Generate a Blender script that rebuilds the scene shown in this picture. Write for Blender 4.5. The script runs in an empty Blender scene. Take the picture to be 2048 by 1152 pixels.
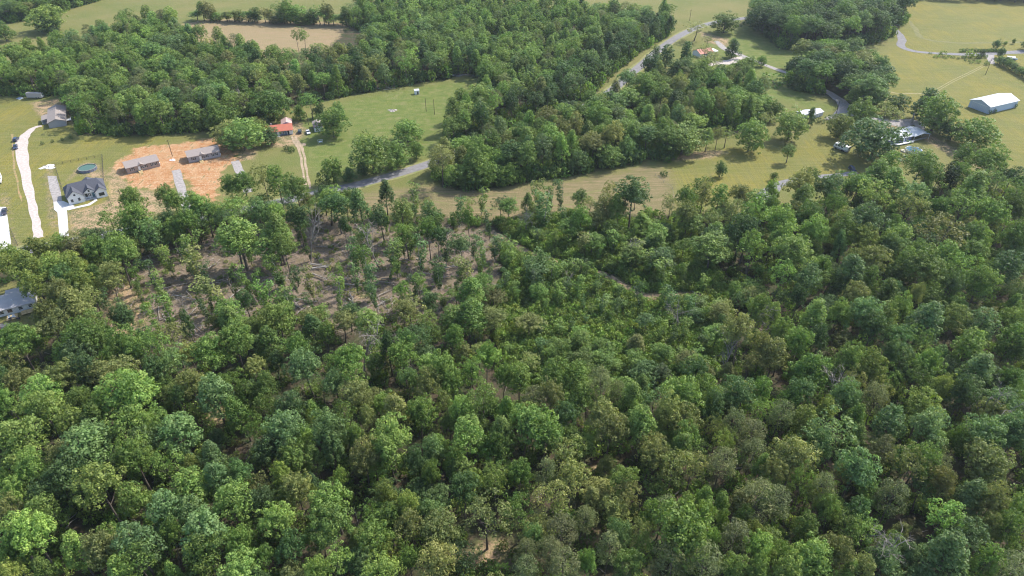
import bpy, math, random
import numpy as np
from mathutils import Vector, Matrix
R = math.radians
SC = bpy.context.scene
COL = SC.collection
# ------------------------------------------------------------------ camera
F_PX, PITCH, CAMH = 1365.0, 36.0, 150.0
cd = bpy.data.cameras.new('drone_camera')
cam = bpy.data.objects.new('drone_camera', cd); COL.objects.link(cam)
cam.location = (0, 0, CAMH); cam.rotation_euler = (R(90 - PITCH), 0, 0)
cd.sensor_width = 36.0; cd.lens = 36.0 * F_PX / 2048.0
cd.clip_start = 1.0; cd.clip_end = 12000
SC.camera = cam
# ------------------------------------------------------------------ light
SUN_EL, SUN_AZ = 47.0, 53.0            # azimuth measured clockwise from +Y
w = bpy.data.worlds.new("World"); SC.world = w; w.use_nodes = True
nt = w.node_tree; nt.nodes.clear()
sky = nt.nodes.new('ShaderNodeTexSky'); sky.sky_type = 'NISHITA'; sky.sun_disc = False
sky.sun_elevation = R(SUN_EL); sky.sun_rotation = R(SUN_AZ); sky.air_density = 1.0; sky.dust_density = 1.5
bg = nt.nodes.new('ShaderNodeBackground'); bg.inputs[1].default_value = 0.15
wo = nt.nodes.new('ShaderNodeOutputWorld')
nt.links.new(sky.outputs[0], bg.inputs[0]); nt.links.new(bg.outputs[0], wo.inputs[0])
sl = bpy.data.lights.new('sun', 'SUN'); sl.energy = 3.3; sl.angle = R(1.2); sl.color = (1.0, 0.95, 0.87)
sun = bpy.data.objects.new('sun', sl); COL.objects.link(sun)
sd = Vector((math.sin(R(SUN_AZ)) * math.cos(R(SUN_EL)), math.cos(R(SUN_AZ)) * math.cos(R(SUN_EL)), math.sin(R(SUN_EL))))
sun.rotation_euler = sd.to_track_quat('Z', 'Y').to_euler(); sun.location = (0, 0, 300)
SC.view_settings.view_transform = 'Standard'; SC.view_settings.look = 'None'
SC.view_settings.exposure = 1.0; SC.view_settings.gamma = 1.0
SC.cycles.filter_width = 1.15; SC.cycles.max_bounces = 5; SC.cycles.diffuse_bounces = 3; SC.cycles.transmission_bounces = 3; SC.cycles.glossy_bounces = 2

HAZE = 0.00007
random.seed(7); RN = np.random.RandomState(11)
SP, CP = math.sin(R(PITCH)), math.cos(R(PITCH))
def P(px, py, h=0.0):
    """photo pixel (2048 wide) -> world point on the plane z = h"""
    u = (px - 1024) / F_PX; v = (py - 576) / F_PX
    dz = -SP - v * CP; dy = CP - v * SP
    t = (CAMH - h) / (-dz)
    return Vector((u * t, dy * t, h))
def pix(x, y, z):
    zz = y * CP + (CAMH - z) * SP
    return 1024 + F_PX * x / zz, 576 + F_PX * ((CAMH - z) * CP - y * SP) / zz, zz

# ------------------------------------------------------------------ materials
def mat(name, col, rough=0.8, metal=0.0, noise=0.0, nscale=2.0, spec=0.3, stripe=None, bump=0.0, col2=None):
    m = bpy.data.materials.new(name); m.use_nodes = True
    t = m.node_tree; b = t.nodes['Principled BSDF']
    b.inputs['Roughness'].default_value = rough; b.inputs['Metallic'].default_value = metal
    b.inputs['Specular IOR Level'].default_value = spec
    b.inputs['Base Color'].default_value = (*col, 1)
    if noise or stripe:
        tc = t.nodes.new('ShaderNodeTexCoord')
        out = None
        mx = t.nodes.new('ShaderNodeMix'); mx.data_type = 'RGBA'
        c2 = col2 or tuple(c * (1 - noise) for c in col)
        mx.inputs[6].default_value = (*col, 1); mx.inputs[7].default_value = (*c2, 1)
        if stripe:
            ax, sc = stripe
            sx = t.nodes.new('ShaderNodeSeparateXYZ'); t.links.new(tc.outputs['Object'], sx.inputs[0])
            mm = t.nodes.new('ShaderNodeMath'); mm.operation = 'MULTIPLY'; mm.inputs[1].default_value = sc
            t.links.new(sx.outputs[ax], mm.inputs[0])
            fr = t.nodes.new('ShaderNodeMath'); fr.operation = 'FRACT'; t.links.new(mm.outputs[0], fr.inputs[0])
            gt = t.nodes.new('ShaderNodeMath'); gt.operation = 'LESS_THAN'; gt.inputs[1].default_value = 0.18
            t.links.new(fr.outputs[0], gt.inputs[0]); out = gt.outputs[0]
        if noise:
            nz = t.nodes.new('ShaderNodeTexNoise'); nz.inputs['Scale'].default_value = nscale; nz.inputs['Detail'].default_value = 6
            t.links.new(tc.outputs['Object'], nz.inputs['Vector'])
            rp = t.nodes.new('ShaderNodeMapRange'); rp.inputs[1].default_value = 0.35; rp.inputs[2].default_value = 0.65
            t.links.new(nz.outputs[0], rp.inputs[0])
            if out is None: out = rp.outputs[0]
            else:
                ad = t.nodes.new('ShaderNodeMath'); ad.operation = 'MULTIPLY_ADD'; ad.inputs[1].default_value = 0.5
                t.links.new(rp.outputs[0], ad.inputs[0]); t.links.new(out, ad.inputs[2]); out = ad.outputs[0]
            if bump:
                bp = t.nodes.new('ShaderNodeBump'); bp.inputs['Strength'].default_value = bump; bp.inputs['Distance'].default_value = 0.2
                t.links.new(nz.outputs[0], bp.inputs['Height']); t.links.new(bp.outputs[0], b.inputs['Normal'])
        t.links.new(out, mx.inputs[0]); t.links.new(mx.outputs[2], b.inputs['Base Color'])
    return m

def leaf_material():
    m = bpy.data.materials.new('foliage'); m.use_nodes = True; t = m.node_tree; t.nodes.clear()
    N = t.nodes.new; L = t.links.new
    tint = N('ShaderNodeAttribute'); tint.attribute_type = 'INSTANCER'; tint.attribute_name = 'tint'
    lv = N('ShaderNodeAttribute'); lv.attribute_type = 'GEOMETRY'; lv.attribute_name = 'leafvar'
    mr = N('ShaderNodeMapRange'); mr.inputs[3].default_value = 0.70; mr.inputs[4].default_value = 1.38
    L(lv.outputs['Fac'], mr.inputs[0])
    oi = N('ShaderNodeObjectInfo')
    mo = N('ShaderNodeMapRange'); mo.inputs[3].default_value = 0.85; mo.inputs[4].default_value = 1.18
    L(oi.outputs['Random'], mo.inputs[0])
    tc = N('ShaderNodeTexCoord'); nz = N('ShaderNodeTexNoise'); nz.inputs['Scale'].default_value = .38; nz.inputs['Detail'].default_value = 2; L(tc.outputs['Object'], nz.inputs['Vector'])
    nr = N('ShaderNodeMapRange'); nr.inputs[1].default_value = .35; nr.inputs[2].default_value = .65; nr.inputs[3].default_value = .78; nr.inputs[4].default_value = 1.25; L(nz.outputs[0], nr.inputs[0])
    m0 = N('ShaderNodeMath'); m0.operation = 'MULTIPLY'; L(mr.outputs[0], m0.inputs[0]); L(nr.outputs[0], m0.inputs[1])
    mm = N('ShaderNodeMath'); mm.operation = 'MULTIPLY'; L(m0.outputs[0], mm.inputs[0]); L(mo.outputs[0], mm.inputs[1])
    vm = N('ShaderNodeVectorMath'); vm.operation = 'SCALE'; L(tint.outputs['Color'], vm.inputs[0]); L(mm.outputs[0], vm.inputs['Scale'])
    # fresh leaves slightly yellower
    hs = N('ShaderNodeHueSaturation'); L(vm.outputs[0], hs.inputs['Color'])
    hm = N('ShaderNodeMapRange'); hm.inputs[3].default_value = 0.525; hm.inputs[4].default_value = 0.475
    L(lv.outputs['Fac'], hm.inputs[0]); L(hm.outputs[0], hs.inputs['Hue'])
    b = N('ShaderNodeBsdfPrincipled'); b.inputs['Roughness'].default_value = 0.55; b.inputs['Specular IOR Level'].default_value = 0.22
    L(hs.outputs[0], b.inputs['Base Color'])
    tr = N('ShaderNodeBsdfTranslucent')
    sc = N('ShaderNodeMix'); sc.data_type = 'RGBA'; sc.blend_type = 'MULTIPLY'; sc.inputs[0].default_value = 1.0
    sc.inputs[7].default_value = (1.25, 1.35, 0.55, 1); L(hs.outputs[0], sc.inputs[6]); L(sc.outputs[2], tr.inputs['Color'])
    mx = N('ShaderNodeMixShader'); mx.inputs[0].default_value = 0.3
    L(b.outputs[0], mx.inputs[1]); L(tr.outputs[0], mx.inputs[2])
    o = N('ShaderNodeOutputMaterial'); L(mx.outputs[0], o.inputs[0])
    return m
LEAF = leaf_material()
BARK = mat('bark', (0.17, 0.14, 0.115), 0.9, noise=0.5, nscale=3)
PALEBARK = mat('pale_bark', (0.38, 0.35, 0.31), 0.85, noise=0.45, nscale=1.5)
DEADWOOD = mat('dead_wood', (0.34, 0.30, 0.26), 0.9, noise=0.5, nscale=1.2)

# ------------------------------------------------------------------ mesh helper
class MB:
    def __init__(s): s.v = []; s.f = []
    def face(s, pts):
        n = len(s.v); s.v += [tuple(p) for p in pts]; s.f.append(tuple(range(n, n + len(pts)))); return s
    def box(s, x0, x1, y0, y1, z0, z1):
        n = len(s.v)
        s.v += [(x0, y0, z0), (x1, y0, z0), (x1, y1, z0), (x0, y1, z0), (x0, y0, z1), (x1, y0, z1), (x1, y1, z1), (x0, y1, z1)]
        s.f += [tuple(n + i for i in q) for q in ((0, 3, 2, 1), (4, 5, 6, 7), (0, 1, 5, 4), (1, 2, 6, 5), (2, 3, 7, 6), (3, 0, 4, 7))]
        return s
    def prism(s, poly, vec):
        """extrude a planar 3D polygon by vec"""
        n = len(s.v); k = len(poly)
        s.v += [tuple(p) for p in poly] + [tuple(Vector(p) + Vector(vec)) for p in poly]
        s.f.append(tuple(range(n, n + k))); s.f.append(tuple(range(n + 2 * k - 1, n + k - 1, -1)))
        for i in range(k):
            j = (i + 1) % k; s.f.append((n + i, n + j, n + k + j, n + k + i)[::-1])
        return s
    def slab(s, poly, t=0.14): return s.prism(poly, (0, 0, -t))
    def tube(s, pts, rs, k=6):
        pts = [Vector(p) for p in pts]; n = len(s.v); u = None
        for i, p in enumerate(pts):
            d = (pts[min(i + 1, len(pts) - 1)] - pts[max(i - 1, 0)]).normalized()
            if u is None: u = d.orthogonal().normalized()
            u = (u - d * u.dot(d)).normalized(); q = d.cross(u)
            for a in range(k):
                an = 2 * math.pi * a / k
                s.v.append(tuple(p + (u * math.cos(an) + q * math.sin(an)) * rs[i]))
        for i in range(len(pts) - 1):
            for a in range(k):
                b = (a + 1) % k; s.f.append((n + i * k + a, n + i * k + b, n + (i + 1) * k + b, n + (i + 1) * k + a))
        s.f.append(tuple(n + a for a in range(k))[::-1]); s.f.append(tuple(n + (len(pts) - 1) * k + a for a in range(k)))
        return s
    def cyl(s, c, r, z0, z1, k=24, rt=None):
        return s.tube([(c[0], c[1], z0), (c[0], c[1], z1)], [r, rt if rt is not None else r], k)
    def mesh(s, name, m):
        me = bpy.data.meshes.new(name); me.from_pydata(s.v, [], s.f); me.validate()
        if m: me.materials.append(m)
        return me
    def build(s, name, m, parent=None, bevel=0, smooth=False):
        o = bpy.data.objects.new(name, s.mesh(name, m)); COL.objects.link(o)
        if parent is not None: o.parent = parent
        if bevel:
            b = o.modifiers.new('bevel', 'BEVEL'); b.width = bevel; b.segments = 2
        if smooth:
            for p in o.data.polygons: p.use_smooth = True
        return o
def tag(o, label=None, cat=None, group=None, kind=None):
    if label: o['label'] = label
    if cat: o['category'] = cat
    if group: o['group'] = group
    if kind: o['kind'] = kind
    return o
def empty(name, loc=(0, 0, 0), rz=0.0, label=None, cat=None, group=None):
    o = bpy.data.objects.new(name, None); COL.objects.link(o); o.location = loc; o.rotation_euler = (0, 0, rz)
    o.empty_display_size = 0.5
    return tag(o, label, cat, group)
def copy_tree(o, parent=None):
    c = o.copy(); COL.objects.link(c); c.parent = parent
    for ch in list(o.children): copy_tree(ch, c)
    return c
def frame(a, b):
    pa, pb = P(*a), P(*b); d = pb - pa
    return pa, math.atan2(d.y, d.x), d.length
def sheet(name, pts, z, m, kind='structure', label=None, cat=None):
    """flat ground sheet from photo points"""
    mb = MB(); mb.prism([(*P(*p).xy, z) for p in pts], (0, 0, -0.03 if z < .2 else -z))
    o = mb.build(name, m); return tag(o, label, cat, None, kind)
def ribbon(pts, widths, z, name, m, sub=8, edge=0.0, kind='structure'):
    W = [P(*p) for p in pts]; n = len(W); out = []
    for i in range(n - 1):
        p0, p1, p2, p3 = W[max(i - 1, 0)], W[i], W[i + 1], W[min(i + 2, n - 1)]
        for k in range(sub):
            t = k / sub
            q = 0.5 * ((2 * p1) + (p2 - p0) * t + (2 * p0 - 5 * p1 + 4 * p2 - p3) * t * t + (3 * p1 - p0 - 3 * p2 + p3) * t ** 3)
            out.append((q, widths[i] * (1 - t) + widths[i + 1] * t))
    out.append((W[-1], widths[-1]))
    vs = []; fs = []
    for i, (q, wd) in enumerate(out):
        d = (out[min(i + 1, len(out) - 1)][0] - out[max(i - 1, 0)][0]); d.z = 0; d.normalize()
        nrm = Vector((-d.y, d.x, 0)); e1 = wd / 2 + edge * .8 * math.sin(i * .9 + wd) ; e2 = wd / 2 + edge * .8 * math.sin(i * .7 + 2.1 * wd)
        vs += [(*(q + nrm * e1).xy, z), (*(q - nrm * e2).xy, z)]
        if i: fs.append((2 * i - 2, 2 * i - 1, 2 * i + 1, 2 * i))
    mb = MB(); mb.v = vs; mb.f = fs
    o = mb.build(name, m); return tag(o, kind=kind), [q for q, _ in out]
ROADPTS = []

# ------------------------------------------------------------------ ground sheet
def poly_px(s): return np.array([P(*map(float, q.split(','))).xy[:] for q in s.split()])
def sdist(X, Y, poly):
    """signed distance, positive inside"""
    d2 = np.full(X.shape, 1e18); ins = np.zeros(X.shape, bool); n = len(poly)
    for i in range(n):
        ax, ay = poly[i]; bx, by = poly[(i + 1) % n]
        ex, ey = bx - ax, by - ay; wx, wy = X - ax, Y - ay
        t = np.clip((wx * ex + wy * ey) / (ex * ex + ey * ey + 1e-9), 0, 1)
        d2 = np.minimum(d2, (wx - ex * t) ** 2 + (wy - ey * t) ** 2)
        c = ((ay > Y) != (by > Y)) & (X < (bx - ax) * (Y - ay) / (by - ay + 1e-12) + ax)
        ins ^= c
    d = np.sqrt(d2); return np.where(ins, d, -d)
FOREST_MAIN = poly_px("-300,560 -40,540 90,545 200,485 300,458 450,425 560,418 690,436 830,428 965,440 1100,425 1250,432 1400,424 1500,440 1640,404 1750,396 1850,375 2080,380 2500,390 2500,1400 1500,1700 500,1700 -400,1400")
YARD_SW = poly_px("-200,560 60,566 95,600 90,660 40,690 -200,720")
CLEAR = poly_px("225,560 260,525 330,500 420,468 560,450 640,432 720,440 800,450 905,450 985,462 1010,520 1000,575 930,600 880,640 760,640 690,668 640,650 560,625 470,640 440,690 330,690 250,690 205,640")
SHRUBBY = poly_px("985,455 1100,435 1240,440 1340,455 1420,520 1450,590 1470,680 1420,760 1250,770 1130,775 1030,760 990,680 990,600 1010,560 1005,500")
GULLY = poly_px("1440,470 1480,470 1560,560 1600,640 1700,760 1720,900 1700,960 1650,960 1640,860 1560,740 1470,620 1430,540")
F_BACK = poly_px("-200,160 0,148 110,123 200,95 270,60 350,58 372,92 500,116 600,136 662,92 690,60 720,22 900,15 1080,20 1160,35 1250,45 1340,48 1335,72 1290,98 1250,128 1205,165 1188,192 1120,218 1045,245 950,282 908,288 898,262 942,230 962,190 972,160 930,150 850,165 700,190 590,212 500,238 440,260 280,272 160,270 150,230 130,192 0,190 -200,200")
F_MID = poly_px("872,345 955,311 1050,281 1130,252 1232,208 1290,186 1400,172 1490,190 1530,215 1520,245 1470,262 1440,255 1400,262 1380,292 1330,322 1290,318 1245,330 1100,356 960,380 885,372")
F_TOPR = poly_px("1530,70 1500,40 1560,5 1800,5 1810,40 1780,75 1700,98 1640,104 1560,98")
F_CLUMP = poly_px("1570,140 1640,125 1700,135 1755,165 1760,200 1740,225 1690,222 1650,190 1590,180")
F_TOPL = poly_px("-200,52 0,48 60,40 130,22 200,0 200,-12 -200,-12")
HAY = poly_px("365,48 420,38 560,40 690,46 760,80 700,130 600,145 480,110 390,80")
DRY = poly_px("700,392 860,368 960,378 1100,366 1240,345 1290,330 1340,340 1350,400 1340,432 1250,460 960,470 700,440")
LUSH = poly_px("585,240 700,200 850,172 960,155 940,200 890,262 905,292 800,335 700,358 640,372 600,300")
OLIVE1 = poly_px("1760,0 2300,0 2300,340 2000,335 1900,280 1870,240 1790,222 1762,190 1750,120 1800,80")
OLIVE2 = poly_px("1320,330 1430,300 1600,290 1650,240 1680,250 1720,330 1700,350 1560,372 1400,410 1345,370")
LAWNW = poly_px("-300,195 120,205 150,270 420,276 300,290 225,330 210,470 100,490 -300,560")
SHADE_G = poly_px("1430,60 1540,45 1700,110 1620,200 1690,215 1640,225 1560,200 1440,190 1380,120")
ORANGE = poly_px("228,330 262,308 268,296 300,292 345,290 400,280 430,277 455,290 470,305 478,322 452,330 440,350 436,395 425,405 400,400 380,372 366,352 350,345 345,375 325,382 300,378 262,372 240,350")
TANDIRT = [poly_px(s) for s in (
    "212,345 235,330 250,352 262,374 300,382 330,388 352,420 300,430 245,440 215,470 140,472 135,425 190,410 215,400",
    "125,372 160,345 178,358 208,366 212,350 200,330 170,322 150,340",
    "60,205 125,196 140,215 90,240 70,225", "122,212 148,212 150,250 136,250",
    "90,330 105,335 110,400 120,460 100,455", "0,385 16,395 30,470 40,500 25,500 20,430 0,408",
    "1440,300 1340,305 1330,322 1420,318 1455,305", "1100,268 1300,262 1310,275 1160,285",
    "1395,62 1460,78 1455,95 1410,84", "210,575 260,560 300,600 290,680 240,690 210,650",
    "985,462 1015,475 1060,500 1150,530 1215,545 1285,585 1410,585 1400,605 1290,604 1200,560 1080,520 1010,490",
    "960,1085 1010,1075 1030,1130 940,1160 920,1120", "1180,925 1230,915 1250,935 1195,955 1170,950",
    "1340,965 1400,970 1395,1000 1345,995", "1640,925 1690,920 1700,960 1660,975", "1770,235 1800,245 1790,262 1760,250",
    "1850,262 1900,290 1990,335 1960,340 1880,300 1840,275", "1160,1040 1200,1060 1190,1100 1160,1090", "350,790 420,780 470,830 440,850 380,830",
    "700,560 730,560 735,600 700,600", "1380,640 1410,645 1405,668 1378,662", "-20,648 30,645 28,664 -20,670",
    "1460,270 1440,250 1480,245 1500,270", "540,250 600,240 615,262 590,290 560,296 530,290", "490,280 520,290 510,320 470,322")]
def axis(a, b, st, far): return np.concatenate([[-far, -2500, -1200], np.arange(a, b, st), [1300, 2800, far]])
gx = axis(-470, 560, 2.5, 4500); gy = axis(-40, 760, 2.5, 4500)
gx = np.unique(gx); gy = np.unique(gy)
GX, GY = np.meshgrid(gx, gy); nx, ny = len(gx), len(gy)
xs, ys = GX.ravel(), GY.ravel()
masks = {}
def mk(name, polys):
    d = np.full(xs.shape, -1e9)
    for p in polys: d = np.maximum(d, sdist(xs, ys, p))
    masks[name] = np.clip(d, -10, 10)
woods = [FOREST_MAIN, F_BACK, F_MID, F_TOPR, F_CLUMP, F_TOPL]
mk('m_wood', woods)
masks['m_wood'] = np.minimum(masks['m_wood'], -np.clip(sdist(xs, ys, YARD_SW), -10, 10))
mk('m_clear', [CLEAR]); mk('m_shrub', [SHRUBBY]); mk('m_hay', [HAY]); mk('m_dry', [DRY]); mk('m_lush', [LUSH, SHADE_G])
mk('m_olive', [OLIVE1, OLIVE2, LAWNW]); mk('m_orange', [ORANGE]); mk('m_tan', TANDIRT)
me = bpy.data.meshes.new('ground'); fs = []
idx = np.arange(nx * ny).reshape(ny, nx)
fs = np.stack([idx[:-1, :-1], idx[:-1, 1:], idx[1:, 1:], idx[1:, :-1]], -1).reshape(-1, 4)
me.from_pydata(np.stack([xs, ys, np.zeros_like(xs)], 1).tolist(), [], fs.tolist())
for k, d in masks.items():
    a = me.attributes.new(k, 'FLOAT', 'POINT'); a.data.foreach_set('value', d.astype(np.float32))
ground = bpy.data.objects.new('ground', me); COL.objects.link(ground); tag(ground, kind='structure')
def ground_material():
    m = bpy.data.materials.new('ground_cover'); m.use_nodes = True; t = m.node_tree; N = t.nodes.new; L = t.links.new
    b = t.nodes['Principled BSDF']; b.inputs['Roughness'].default_value = 0.95; b.inputs['Specular IOR Level'].default_value = 0.15
    tc = N('ShaderNodeTexCoord')
    def noise(sc, det=5, dist=0.0, vec=None, rough=.55):
        n = N('ShaderNodeTexNoise'); n.inputs['Scale'].default_value = sc; n.inputs['Detail'].default_value = det
        n.inputs['Roughness'].default_value = rough
        n.inputs['Distortion'].default_value = dist; L(vec or tc.outputs['Object'], n.inputs['Vector']); return n.outputs[0]
    def rng(x, a, c, lo=0.0, hi=1.0):
        r = N('ShaderNodeMapRange'); r.inputs[1].default_value = a; r.inputs[2].default_value = c; r.inputs[3].default_value = lo; r.inputs[4].default_value = hi
        L(x, r.inputs[0]); return r.outputs[0]
    def mixc(f, a, c):
        x = N('ShaderNodeMix'); x.data_type = 'RGBA'
        if isinstance(f, float): x.inputs[0].default_value = f
        else: L(f, x.inputs[0])
        for i, q in ((6, a), (7, c)):
            if isinstance(q, tuple): x.inputs[i].default_value = (*q, 1)
            else: L(q, x.inputs[i])
        return x.outputs[2]
    def mth(op, a, c):
        x = N('ShaderNodeMath'); x.operation = op
        for i, q in ((0, a), (1, c)):
            if isinstance(q, (int, float)): x.inputs[i].default_value = q
            else: L(q, x.inputs[i])
        return x.outputs[0]
    n1 = noise(0.03, 4); n2 = noise(0.22, 6, 0.4); n3 = noise(1.4, 5); n4 = noise(5.0, 3)
    mp = N('ShaderNodeMapping'); mp.inputs['Rotation'].default_value = (0, 0, R(28)); mp.inputs['Scale'].default_value = (0.06, 1.6, 1)
    L(tc.outputs['Object'], mp.inputs[0]); streak = noise(1.0, 4, 0.6, mp.outputs[0])
    mp2 = N('ShaderNodeMapping'); mp2.inputs['Rotation'].default_value = (0, 0, R(-20)); mp2.inputs['Scale'].default_value = (0.9, 0.05, 1)
    L(tc.outputs['Object'], mp2.inputs[0]); streak2 = noise(1.0, 3, 0.3, mp2.outputs[0])
    def soft(attr, wob, width):
        a = N('ShaderNodeAttribute'); a.attribute_name = attr
        w1 = rng(n2, .2, .8, -wob, wob); w2 = rng(n3, .2, .8, -wob * .5, wob * .5)
        return rng(mth('ADD', mth('ADD', a.outputs['Fac'], w1), w2), -width, width)
    grain = mth('ADD', mth('MULTIPLY', rng(n3, .3, .7), .6), mth('MULTIPLY', rng(n4, .3, .7), .4))
    grass = mixc(rng(n1, .35, .65), (0.150, 0.170, 0.045), (0.205, 0.190, 0.065))
    grass = mixc(mth('MULTIPLY', rng(n2, .5, .8), .45), grass, (0.25, 0.21, 0.10))
    lush = mixc(rng(n2, .35, .65), (0.105, 0.155, 0.028), (0.170, 0.198, 0.045))
    lush = mixc(mth('MULTIPLY', rng(streak, .45, .6), .5), lush, (0.19, 0.20, 0.075))
    lush = mixc(mth('MULTIPLY', rng(n2, .55, .7), .5), lush, (0.24, 0.21, 0.11))
    olive = mixc(rng(n1, .4, .6), (0.235, 0.205, 0.036), (0.165, 0.175, 0.038))
    olive = mixc(mth('MULTIPLY', rng(n2, .5, .75), .5), olive, (0.26, 0.20, 0.065))
    olive = mixc(mth('MULTIPLY', rng(streak2, .45, .56), .55), olive, (0.14, 0.15, 0.045))
    olive = mixc(mth('MULTIPLY', rng(streak, .46, .56), .3), olive, (0.30, 0.26, 0.11))
    dry = mixc(rng(streak, .38, .62), (0.17, 0.155, 0.065), (0.29, 0.215, 0.12))
    dry = mixc(mth('MULTIPLY', rng(n2, .5, .7), .5), dry, (0.13, 0.15, 0.05))
    hay = mixc(rng(streak, .35, .65), (0.36, 0.25, 0.155), (0.26, 0.22, 0.10))
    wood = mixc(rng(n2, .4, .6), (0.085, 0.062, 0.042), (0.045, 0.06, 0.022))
    clear = mixc(rng(n2, .35, .65), (0.25, 0.185, 0.14), (0.17, 0.14, 0.085))
    clear = mixc(mth('MULTIPLY', rng(n3, .5, .75), .6), clear, (0.26, 0.20, 0.15))
    shrub = mixc(rng(n3, .4, .6), (0.05, 0.085, 0.022), (0.12, 0.11, 0.05))
    orange = mixc(rng(n2, .35, .65), (0.40, 0.175, 0.065), (0.52, 0.31, 0.16))
    orange = mixc(mth('MULTIPLY', rng(streak, .5, .65), .4), orange, (0.60, 0.42, 0.27))
    orange = mixc(rng(mth('MULTIPLY', n2, streak2), .33, .38, 0, .8), orange, (0.16, 0.17, 0.07))
    tan = mixc(rng(mth('MULTIPLY', n3, n2), .2, .3), (0.44, 0.30, 0.18), (0.17, 0.165, 0.07))
    n5 = noise(0.9, 4, .8); orange = mixc(rng(n5, .56, .62, 0, .5), orange, (0.62, 0.47, 0.32)); orange = mixc(rng(n5, .36, .42, .35, 0), orange, (0.33, 0.15, 0.07))
    c = grass
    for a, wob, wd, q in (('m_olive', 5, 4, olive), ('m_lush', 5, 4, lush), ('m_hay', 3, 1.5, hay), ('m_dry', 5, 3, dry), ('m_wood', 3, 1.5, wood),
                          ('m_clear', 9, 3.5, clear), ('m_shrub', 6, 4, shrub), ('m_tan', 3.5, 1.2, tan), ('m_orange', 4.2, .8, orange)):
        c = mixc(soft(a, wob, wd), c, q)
    c = mixc(rng(grain, .2, 1, 0, .45), c, (0.035, 0.04, 0.02))
    c = mixc(rng(noise(9.0, 2), .62, .72, 0, .35), c, (0.32, 0.28, 0.18))
    L(c, b.inputs['Base Color'])
    bp = N('ShaderNodeBump'); bp.inputs['Strength'].default_value = 0.7; bp.inputs['Distance'].default_value = 0.6
    L(mth('ADD', n3, mth('MULTIPLY', n4, .4)), bp.inputs['Height']); L(bp.outputs[0], b.inputs['Normal'])
    return m
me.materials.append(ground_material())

# ------------------------------------------------------------------ roads, drives, paths
ASPH = mat('old_asphalt', (0.22, 0.212, 0.218), 0.9, noise=0.3, nscale=0.5)
GRAV = mat('grey_gravel', (0.36, 0.33, 0.31), 0.95, noise=0.35, nscale=0.9, bump=.4)
WGRAV = mat('white_gravel', (0.50, 0.46, 0.42), 0.95, noise=0.35, nscale=0.9, bump=.3, col2=(0.40, 0.33, 0.29))
CONC = mat('pale_concrete', (0.56, 0.545, 0.52), 0.85, noise=0.08, nscale=0.6)
DIRT = mat('track_dirt', (0.42, 0.31, 0.22), 0.95, noise=0.4, nscale=0.7, bump=.3, col2=(0.24, 0.20, 0.12))
TRAILM = mat('orange_trail', (0.44, 0.29, 0.18), 0.95, noise=0.6, nscale=0.5, col2=(0.10, 0.10, 0.05))
r1 = [(-300, 560), (-60, 520), (100, 492), (205, 471), (350, 447), (500, 417), (640, 386), (720, 368), (800, 346), (865, 325), (950, 293), (1050, 260), (1140, 225), (1200, 198), (1232, 174), (1264, 146), (1292, 122), (1325, 94), (1362, 70), (1400, 53), (1440, 43), (1500, 35), (1580, 22), (1680, 5), (1800, -20)]
ro, q = ribbon(r1, [6.4] * len(r1), 0.05, 'road', ASPH); ROADPTS += q
rs, q = ribbon(r1, [9.4] * len(r1), 0.02, 'road_shoulder', mat('verge_grass', (0.17, 0.20, 0.055), .95, noise=.5, nscale=.5, bump=.4, col2=(.24, .21, .11)), edge=.5)
r2 = [(1432, 82), (1450, 98), (1468, 105), (1500, 118), (1540, 134), (1590, 152), (1640, 176), (1675, 197), (1690, 214), (1680, 230), (1655, 240)]
ro, q = ribbon(r2, [4, 5, 6, 4.2, 4, 4, 4.4, 6, 8, 7, 4], 0.06, 'gravel_drive', GRAV, edge=.3); ROADPTS += q
ro, q = ribbon([(1400, 135), (1432, 126), (1460, 124), (1480, 116), (1500, 118)], [2, 7, 9, 5, 3], 0.035, 'gravel_drive', WGRAV, edge=.4)
r3 = [(1780, 50), (1797, 66), (1804, 80), (1802, 92), (1822, 101), (1860, 106), (1930, 109), (1985, 107), (2060, 103), (2200, 98)]
ro, q = ribbon(r3, [4, 4.5, 6, 5.5, 5, 4.5, 5.5, 6, 7, 7], 0.06, 'gravel_drive', ASPH, edge=.2); ROADPTS += q
ribbon([(1978, 107), (1982, 120), (1984, 128)], [6, 4, 3], 0.045, 'gravel_drive', GRAV, edge=.3)
ribbon([(1700, 228), (1760, 240), (1790, 246), (1822, 245), (1840, 252), (1835, 266)], [3, 5, 10, 10, 6, 4], 0.06, 'gravel_drive', GRAV, edge=.5)
ribbon([(1520, 400), (1542, 382), (1556, 370), (1580, 362), (1610, 356), (1680, 350), (1712, 344)], [8, 7, 5, 4, 4, 3.5, 3.5], 0.06, 'asphalt_drive', ASPH)
ribbon([(84, 252), (68, 256), (50, 272), (43, 290), (46, 320), (52, 352), (60, 390), (68, 425), (74, 455), (77, 476)], [2, 3, 5, 6, 5.2, 4.2, 3.6, 3.2, 3.2, 4], 0.06, 'gravel_drive', WGRAV, edge=.25)
ribbon([(352, 340), (358, 362), (366, 390), (376, 425)], [4, 4, 4, 4], 0.06, 'gravel_drive', GRAV, edge=.15)
ribbon([(470, 322), (478, 340), (487, 358), (497, 385)], [4.2, 4, 4, 4], 0.06, 'gravel_drive', GRAV, edge=.15)
for off in (-0.9, 0.9):
    ribbon([(586, 273), (594, 286), (602, 300), (607, 325), (611, 350), (617, 378)], [1.2, 1.6, 1.3, 1.2, 1.1, 1.2], 0.06, 'dirt_track', DIRT, edge=.2)[0].location.x = off
ribbon([(590, 292), (600, 290), (612, 289)], [2.5, 4.5, 2], 0.04, 'dirt_track', DIRT, edge=.6)
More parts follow.
